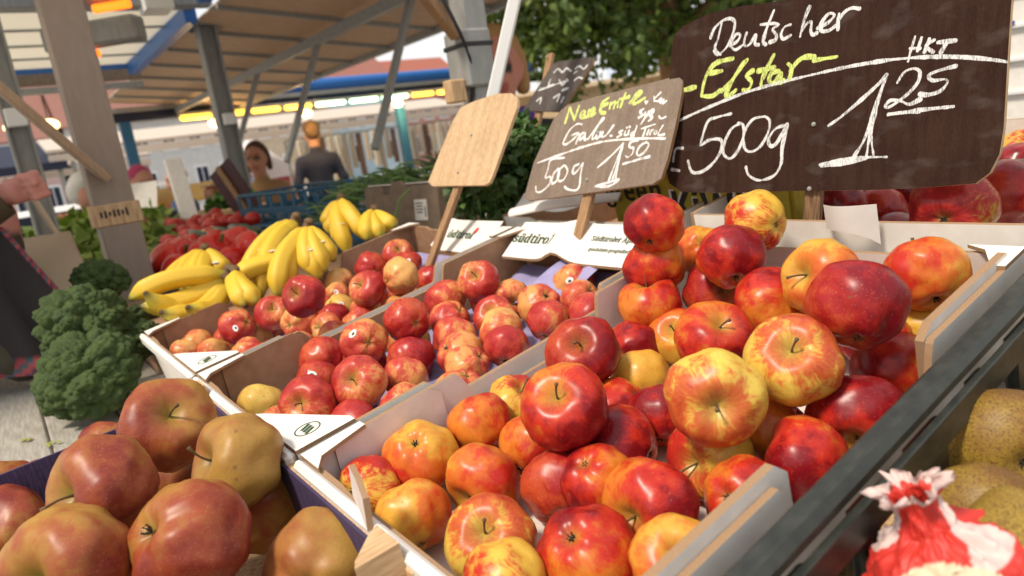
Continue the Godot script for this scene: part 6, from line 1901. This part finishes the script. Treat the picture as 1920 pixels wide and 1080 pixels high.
# ---------------------------------------------------------------- what stands beyond
func far_market() -> void:
	# tree behind the signs
	var o := thing("broadleaf_tree", "large green broadleaf tree hanging low behind the price signs", "tree", Vector3(-6.2, 0, -7.4))
	part("trunk", tube_mesh([Vector3(0, GR, 0), Vector3(0.05, 1.2, 0), Vector3(0, 2.4, 0.1), Vector3(0.1, 4.2, 0.1)], [0.26, 0.20, 0.17, 0.06], 12), M.stake_wood, o)
	for i in 7:
		var a := i * 0.9
		part("limb", tube_mesh([Vector3(0, 1.9 + 0.2 * i, 0), Vector3(cos(a) * 0.7, 2.5 + 0.2 * i, sin(a) * 0.7), Vector3(cos(a) * 1.7, 2.7 + 0.22 * i, sin(a) * 1.7)], [0.09, 0.06, 0.02], 8), M.stake_wood, o)
	var crown := part("crown", foliage(260, 90, Vector3(2.5, 1.45, 2.5), 0.36, 0.125, Color(0.025, 0.065, 0.012), Color(0.15, 0.20, 0.02)), M.leaf, o, Vector3(0.1, 3.05, 0.2))
	crown.set_meta("kind", "stuff")
	# pale trailer at the right
	var tr := thing("market_trailer", "pale grey market trailer with corrugated side and blue dashes behind the dark sign", "trailer", Vector3(-0.35, 0.0, -2.9))
	part("body", box_mesh(Vector3(1.6, 2.0, 0.5), 0.03), M.white_card, tr, Vector3(0, 1.55, 0))
	for i in 5:
		part("ridge", box_mesh(Vector3(1.6, 0.014, 0.02)), M.white_paint, tr, Vector3(0, 1.19 + 0.10 * i, 0.255))
	for i in 5:
		part("blue_dash", box_mesh(Vector3(0.05, 0.012, 0.004)), M.ink_blue, tr, Vector3(-0.55 + 0.14 * i, 1.40 + 0.1 * (i % 2), 0.268))
	part("skirt", box_mesh(Vector3(1.6, 0.55, 0.46), 0.02), M.dim_card, tr, Vector3(0, 0.27, 0))
	for s in [-0.5, 0.5]:
		var wl := CylinderMesh.new()
		wl.top_radius = 0.28
		wl.bottom_radius = 0.28
		wl.height = 0.16
		part("wheel", wl, M.black_rubber, tr, Vector3(s, GR + 0.28, 0.2), Basis(Vector3.RIGHT, PI / 2))
	# stall across the square with lamps under a blue awning
	var st := thing("far_stall", "stall across the aisle with blue awning, navy beam and rows of lamps", "stall", Vector3(-9.0, 0, 0))
	part("beam", box_mesh(Vector3(0.14, 0.10, 6.6)), M.navy, st, Vector3(0, 2.035, -4.3))
	part("gutter", box_mesh(Vector3(0.16, 0.05, 6.6)), M.grey_steel, st, Vector3(0.02, 2.105, -4.3))
	var roll := CylinderMesh.new()
	roll.top_radius = 0.085
	roll.bottom_radius = 0.085
	roll.height = 4.2
	part("awning_roll", roll, M.blue_paint, st, Vector3(-0.02, 2.21, -5.3), Basis(Vector3.RIGHT, PI / 2))
	var aw := begin()
	bx(aw, Vector3(-0.9, 2.27, -5.3), Vector3(1.7, 0.03, 4.2))
	part("awning_cloth", aw.commit(), M.blue_paint, st)
	for z in [-1.2, -1.45, -4.9, -6.6]:
		part("post", bar_mesh(Vector3(0.0, GR, z), Vector3(0.0, 2.05, z), 0.11, 0.11, Vector3.RIGHT), M.teal_paint, st)
	part("counter", box_mesh(Vector3(0.7, 1.1, 5.2)), M.dim_card, st, Vector3(-0.6, 0.25, -4.2))
	var zz := -2.0
	for i in 11:
		var green := i in [4, 5, 6]
		var L := 0.42 if green else 0.36
		var lampn := thing("tube_lamp", "lit %s tube lamp under the far blue awning" % ("greenish white" if green else "yellow"), "lamp", Vector3(-8.86, 1.955, zz - L * 0.5), Basis(), "greenish tube lamps of the far stall" if green else "yellow tube lamps of the far stall")
		var cy := CapsuleMesh.new()
		cy.radius = 0.030
		cy.height = L
		part("tube", cy, M.lamp_green if green else M.lamp_yellow, lampn, Vector3.ZERO, Basis(Vector3.RIGHT, PI / 2))
		part("housing", box_mesh(Vector3(0.05, 0.03, L + 0.03)), M.grey_steel, lampn, Vector3(0, 0.045, 0))
		zz -= L + 0.05
	for z in [-2.35, -3.45, -4.75, -5.75]:
		var bl := thing("pendant_lamp", "warm lit bulb hanging under the far blue awning", "lamp", Vector3(-8.75, 1.86, z), Basis(), "hanging bulbs of the far stall")
		part("bulb", ball(16), M.lamp_warm, bl, Vector3.ZERO, Basis().scaled(Vector3(0.055, 0.05, 0.085)))
		part("cord", bar_mesh(Vector3(0, 0.05, 0), Vector3(0, 0.2, 0), 0.008, 0.008), M.black_rubber, bl)
		var li := OmniLight3D.new()
		li.name = "bulb_light"
		li.light_color = Color(1.0, 0.8, 0.5)
		li.light_energy = 0.25
		li.omni_range = 12.0
		li.omni_attenuation = 2.0
		li.light_size = 0.05
		li.shadow_enabled = true
		li.position = Vector3(0.0, -0.085, 0)
		bl.add_child(li)
	for z in [-0.62, -0.36, -0.05]:
		var wl2 := thing("pendant_lamp", "white lit bulb under the roof beyond the left steel column", "lamp", Vector3(-7.5, 1.93 - 0.03 * absf(z), z), Basis(), "white bulbs beyond the steel column")
		part("bulb", ball(16), M.lamp_warm, wl2, Vector3.ZERO, Basis().scaled(Vector3(0.06, 0.05, 0.08)))
		part("cord", bar_mesh(Vector3(0, 0.05, 0), Vector3(0, 0.3, 0), 0.008, 0.008), M.black_rubber, wl2)
	# canopies farther off
	var cn := [[Vector3(-13.0, 1.80, -4.6), Vector3(1.2, 0.05, 7.4), M.canvas, "beige canvas canopy behind the row of lamps"], [Vector3(-13.5, 1.70, 0.2), Vector3(2.6, 0.05, 2.6), M.navy, "dark blue canopy beyond the left steel column"], [Vector3(-15.5, 1.66, -1.6), Vector3(1.0, 0.05, 2.2), M.canvas, "beige canopy beyond the blue posts"]]
	for c in cn:
		var k := thing("market_canopy", c[3], "canopy", c[0])
		var s: Vector3 = c[1]
		part("cloth", box_mesh(s), c[2], k, Vector3(0, 0.25, 0), Basis(Vector3.BACK, -0.2))
		part("valance", box_mesh(Vector3(0.03, 0.12, s.z)), c[2], k, Vector3(s.x * 0.5, 0.02, 0))
		for a in [-0.46, 0.46]:
			part("pole", bar_mesh(Vector3(s.x * 0.46, GR - c[0].y, s.z * a), Vector3(s.x * 0.46, 0.0, s.z * a), 0.06, 0.06, Vector3.RIGHT), M.grey_steel, k)
		part("counter", box_mesh(Vector3(0.8, 0.85, s.z * 0.9)), M.white_card, k, Vector3(0.4, GR - c[0].y + 0.425, 0))
	var tent := thing("pink_tent", "pink and white pointed tent beside the navy jacketed person", "tent", Vector3(-14.0, GR, -4.3))
	var tm := CylinderMesh.new()
	tm.top_radius = 0.03
	tm.bottom_radius = 0.9
	tm.height = 0.8
	tm.radial_segments = 8
	part("roof", tm, mat("tent_white", Color(0.75, 0.68, 0.66), 0.8), tent, Vector3(0, 1.75, 0))
	part("wall", box_mesh(Vector3(1.1, 1.35, 1.1)), mat("tent_pink", Color(0.62, 0.10, 0.13), 0.8), tent, Vector3(0, 0.68, 0))
	var ya := thing("yellow_awning", "yellow awning over a counter behind the tan coated person", "awning", Vector3(-13.0, GR, -2.9))
	part("cloth", box_mesh(Vector3(0.8, 0.05, 2.0)), mat("awning_yellow", Color(0.62, 0.38, 0.08), 0.8), ya, Vector3(0, 1.33, 0), Basis(Vector3.BACK, -0.3))
	part("counter", box_mesh(Vector3(0.6, 0.9, 2.0)), M.white_card, ya, Vector3(-0.2, 0.45, 0))
	for z in [-0.9, 0.9]:
		part("pole", bar_mesh(Vector3(0.3, 0, z), Vector3(0.3, 1.25, z), 0.04, 0.04, Vector3.RIGHT), M.grey_steel, ya)
	# rail with hanging pale cloths
	var rail := thing("clothes_rail", "rail with a row of hanging cream and white cloths across the aisle", "rail", Vector3(-11.0, 0, -5.6))
	part("bar", bar_mesh(Vector3(0, 1.62, -1.7), Vector3(0, 1.62, 1.7), 0.03, 0.03), M.grey_steel, rail)
	for s in [-1.7, 1.7]:
		part("stand", bar_mesh(Vector3(0, GR, s), Vector3(0, 1.62, s), 0.04, 0.04, Vector3.RIGHT), M.grey_steel, rail)
	var cl := [mat("cloth_a", Color(0.62, 0.58, 0.48), 0.9), mat("cloth_b", Color(0.42, 0.40, 0.36), 0.9), mat("cloth_c", Color(0.16, 0.10, 0.08), 0.9)]
	for i in 26:
		var h := rng.randf_range(0.45, 0.75)
		part("hanging_cloth", box_mesh(Vector3(0.06, h, 0.09), 0.012), cl[(i * 7) % 5 % 3], rail, Vector3(rng.randf_range(-0.03, 0.03), 1.60 - h * 0.5, -1.6 + i * 0.128), Basis(Vector3.UP, rng.randf_range(-0.4, 0.4)))
	var van := thing("white_van", "white and blue van parked behind the white haired person", "van", Vector3(-9.5, GR, -0.75))
	part("body", box_mesh(Vector3(1.2, 1.25, 1.5), 0.12), M.white_paint, van, Vector3(0, 0.85, 0))
	part("band", box_mesh(Vector3(1.21, 0.45, 1.51), 0.05), M.blue_paint, van, Vector3(0.01, 0.95, 0))
	part("windscreen", box_mesh(Vector3(0.02, 0.3, 1.1), 0.008), M.navy, van, Vector3(0.605, 1.28, 0))
	for s in [-0.55, 0.55]:
		var w2 := CylinderMesh.new()
		w2.top_radius = 0.25
		w2.bottom_radius = 0.25
		w2.height = 0.15
		part("wheel", w2, M.black_rubber, van, Vector3(0.55, 0.25, s), Basis(Vector3.BACK, PI / 2))
	var rs := thing("red_stall", "white stall with red trim beyond the blue posts", "stall", Vector3(-12.5, GR, -2.0))
	part("counter", box_mesh(Vector3(0.8, 0.9, 1.1)), M.white_paint, rs, Vector3(0, 0.55, 0))
	part("trim", box_mesh(Vector3(0.85, 0.16, 1.15)), M.ink_red, rs, Vector3(0, 1.1, 0))
	part("roof", box_mesh(Vector3(1.0, 0.06, 1.3)), M.white_paint, rs, Vector3(0, 1.55, 0))
	for z in [-0.55, 0.55]:
		part("pole", bar_mesh(Vector3(0.4, 0.9, z), Vector3(0.4, 1.53, z), 0.04, 0.04, Vector3.RIGHT), M.grey_steel, rs)
	# houses round the square
	house("red roofed pink house with white dormers beyond the blue awning", Vector3(-44, 0, -25.5), 9.0, 10.0, 4.6, Color(0.50, 0.24, 0.19), Color(0.36, 0.12, 0.08), true)
	house("pale blue house with white framed windows under the roof edge", Vector3(-43, 0, -20.5), 8.0, 5.0, 6.0, Color(0.45, 0.55, 0.60), Color(0.30, 0.12, 0.09), false)
	house("cream house beyond the clothes rail", Vector3(-42, 0, -15.0), 8.0, 6.0, 4.6, Color(0.58, 0.46, 0.33), Color(0.30, 0.13, 0.09), false)
	house("grey white house beyond the blue posts", Vector3(-42, 0, -8.0), 8.0, 8.0, 4.8, Color(0.55, 0.54, 0.52), Color(0.28, 0.13, 0.10), false)
	house("pinkish house at the end of the market aisle", Vector3(-42, 0, 1.0), 8.0, 9.0, 4.4, Color(0.52, 0.36, 0.33), Color(0.28, 0.13, 0.10), false)
	house("white and blue gabled house glimpsed under the tree", Vector3(-30.5, 0, -33.5), 6.0, 4.0, 3.4, Color(0.70, 0.72, 0.75), Color(0.42, 0.48, 0.55), false, -0.85)
	var tanw := thing("tan_pavilion", "long tan pavilion wall low behind the small slate sign", "pavilion", Vector3(-9.0, 0, -10.0), Basis(Vector3.UP, -0.85))
	part("wall", box_mesh(Vector3(0.2, 2.15, 6.0)), mat("tan_wall", Color(0.58, 0.44, 0.27), 0.8), tanw, Vector3(0, 0.775, 0))
	part("roof_edge", box_mesh(Vector3(0.5, 0.08, 6.2)), mat("tan_edge", Color(0.66, 0.52, 0.35), 0.8), tanw, Vector3(0, 1.89, 0))
	for z in [-1.8, 0.0, 1.8]:
		part("window", box_mesh(Vector3(0.04, 0.5, 0.7)), M.navy, tanw, Vector3(0.1, 1.15, z))


func house(label: String, at: Vector3, d: float, w: float, h: float, wall: Color, roof: Color, dormers: bool, turn := 0.0) -> void:
	var o := thing("town_house", label, "house", at + Vector3(0, GR, 0), Basis(Vector3.UP, turn))
	var key := "house_%d" % o.get_index()
	var wm := grain(key, wall * 0.9, wall, Vector3(0.4, 0.4, 0.4), 0.9)
	part("wall", box_mesh(Vector3(d, h, w)), wm, o, Vector3(-d * 0.5, h * 0.5, 0))
	var rh := 3.2
	var st := begin()
	var a := [Vector3(0.3, h, -w * 0.5 - 0.2), Vector3(0.3, h, w * 0.5 + 0.2), Vector3(-d * 0.5, h + rh, w * 0.5 + 0.2), Vector3(-d * 0.5, h + rh, -w * 0.5 - 0.2), Vector3(-d - 0.3, h, -w * 0.5 - 0.2), Vector3(-d - 0.3, h, w * 0.5 + 0.2)]
	var c := Vector3(-d * 0.5, h + 0.5, 0)
	face(st, [a[0], a[1], a[2], a[3]], c)
	face(st, [a[4], a[5], a[2], a[3]], c)
	face(st, [a[0], a[3], a[4]], c)
	face(st, [a[1], a[2], a[5]], c)
	face(st, [a[0], a[1], a[5], a[4]], c)
	var rm := grain(key + "_roof", roof * 0.8, roof * 1.15, Vector3(1.5, 1.5, 1.5), 0.9, 0.3)
	var rf := part("roof", st.commit(), rm, o)
	part("chimney", box_mesh(Vector3(0.5, 1.2, 0.5)), rm, rf, Vector3(-d * 0.5, h + rh + 0.3, w * 0.2))
	var nw := int(w / 1.15)
	for fl in int(h / 2.2):
		for i in nw:
			var z := -w * 0.5 + w * (i + 0.5) / nw
			var y := 1.5 + fl * 2.2
			var win := part("window", box_mesh(Vector3(0.12, 1.25, 0.75)), M.white_paint, o, Vector3(0.02, y, z))
			for s in [-1.0, 1.0]:
				part("pane", box_mesh(Vector3(0.02, 1.05, 0.27)), M.navy, win, Vector3(0.062, 0, s * 0.16))
	if dormers:
		for i in 3:
			var z := -w * 0.32 + w * 0.32 * i
			var dm := part("dormer", box_mesh(Vector3(1.6, 1.3, 1.2)), M.white_paint, o, Vector3(-0.75, h + 1.0, z))
			part("dormer_roof", box_mesh(Vector3(1.9, 0.12, 1.5)), rm, dm, Vector3(0.0, 0.7, 0))
			part("pane", box_mesh(Vector3(0.03, 0.9, 0.32)), M.navy, dm, Vector3(0.81, -0.05, -0.22))
			part("pane", box_mesh(Vector3(0.03, 0.9, 0.32)), M.navy, dm, Vector3(0.81, -0.05, 0.22))
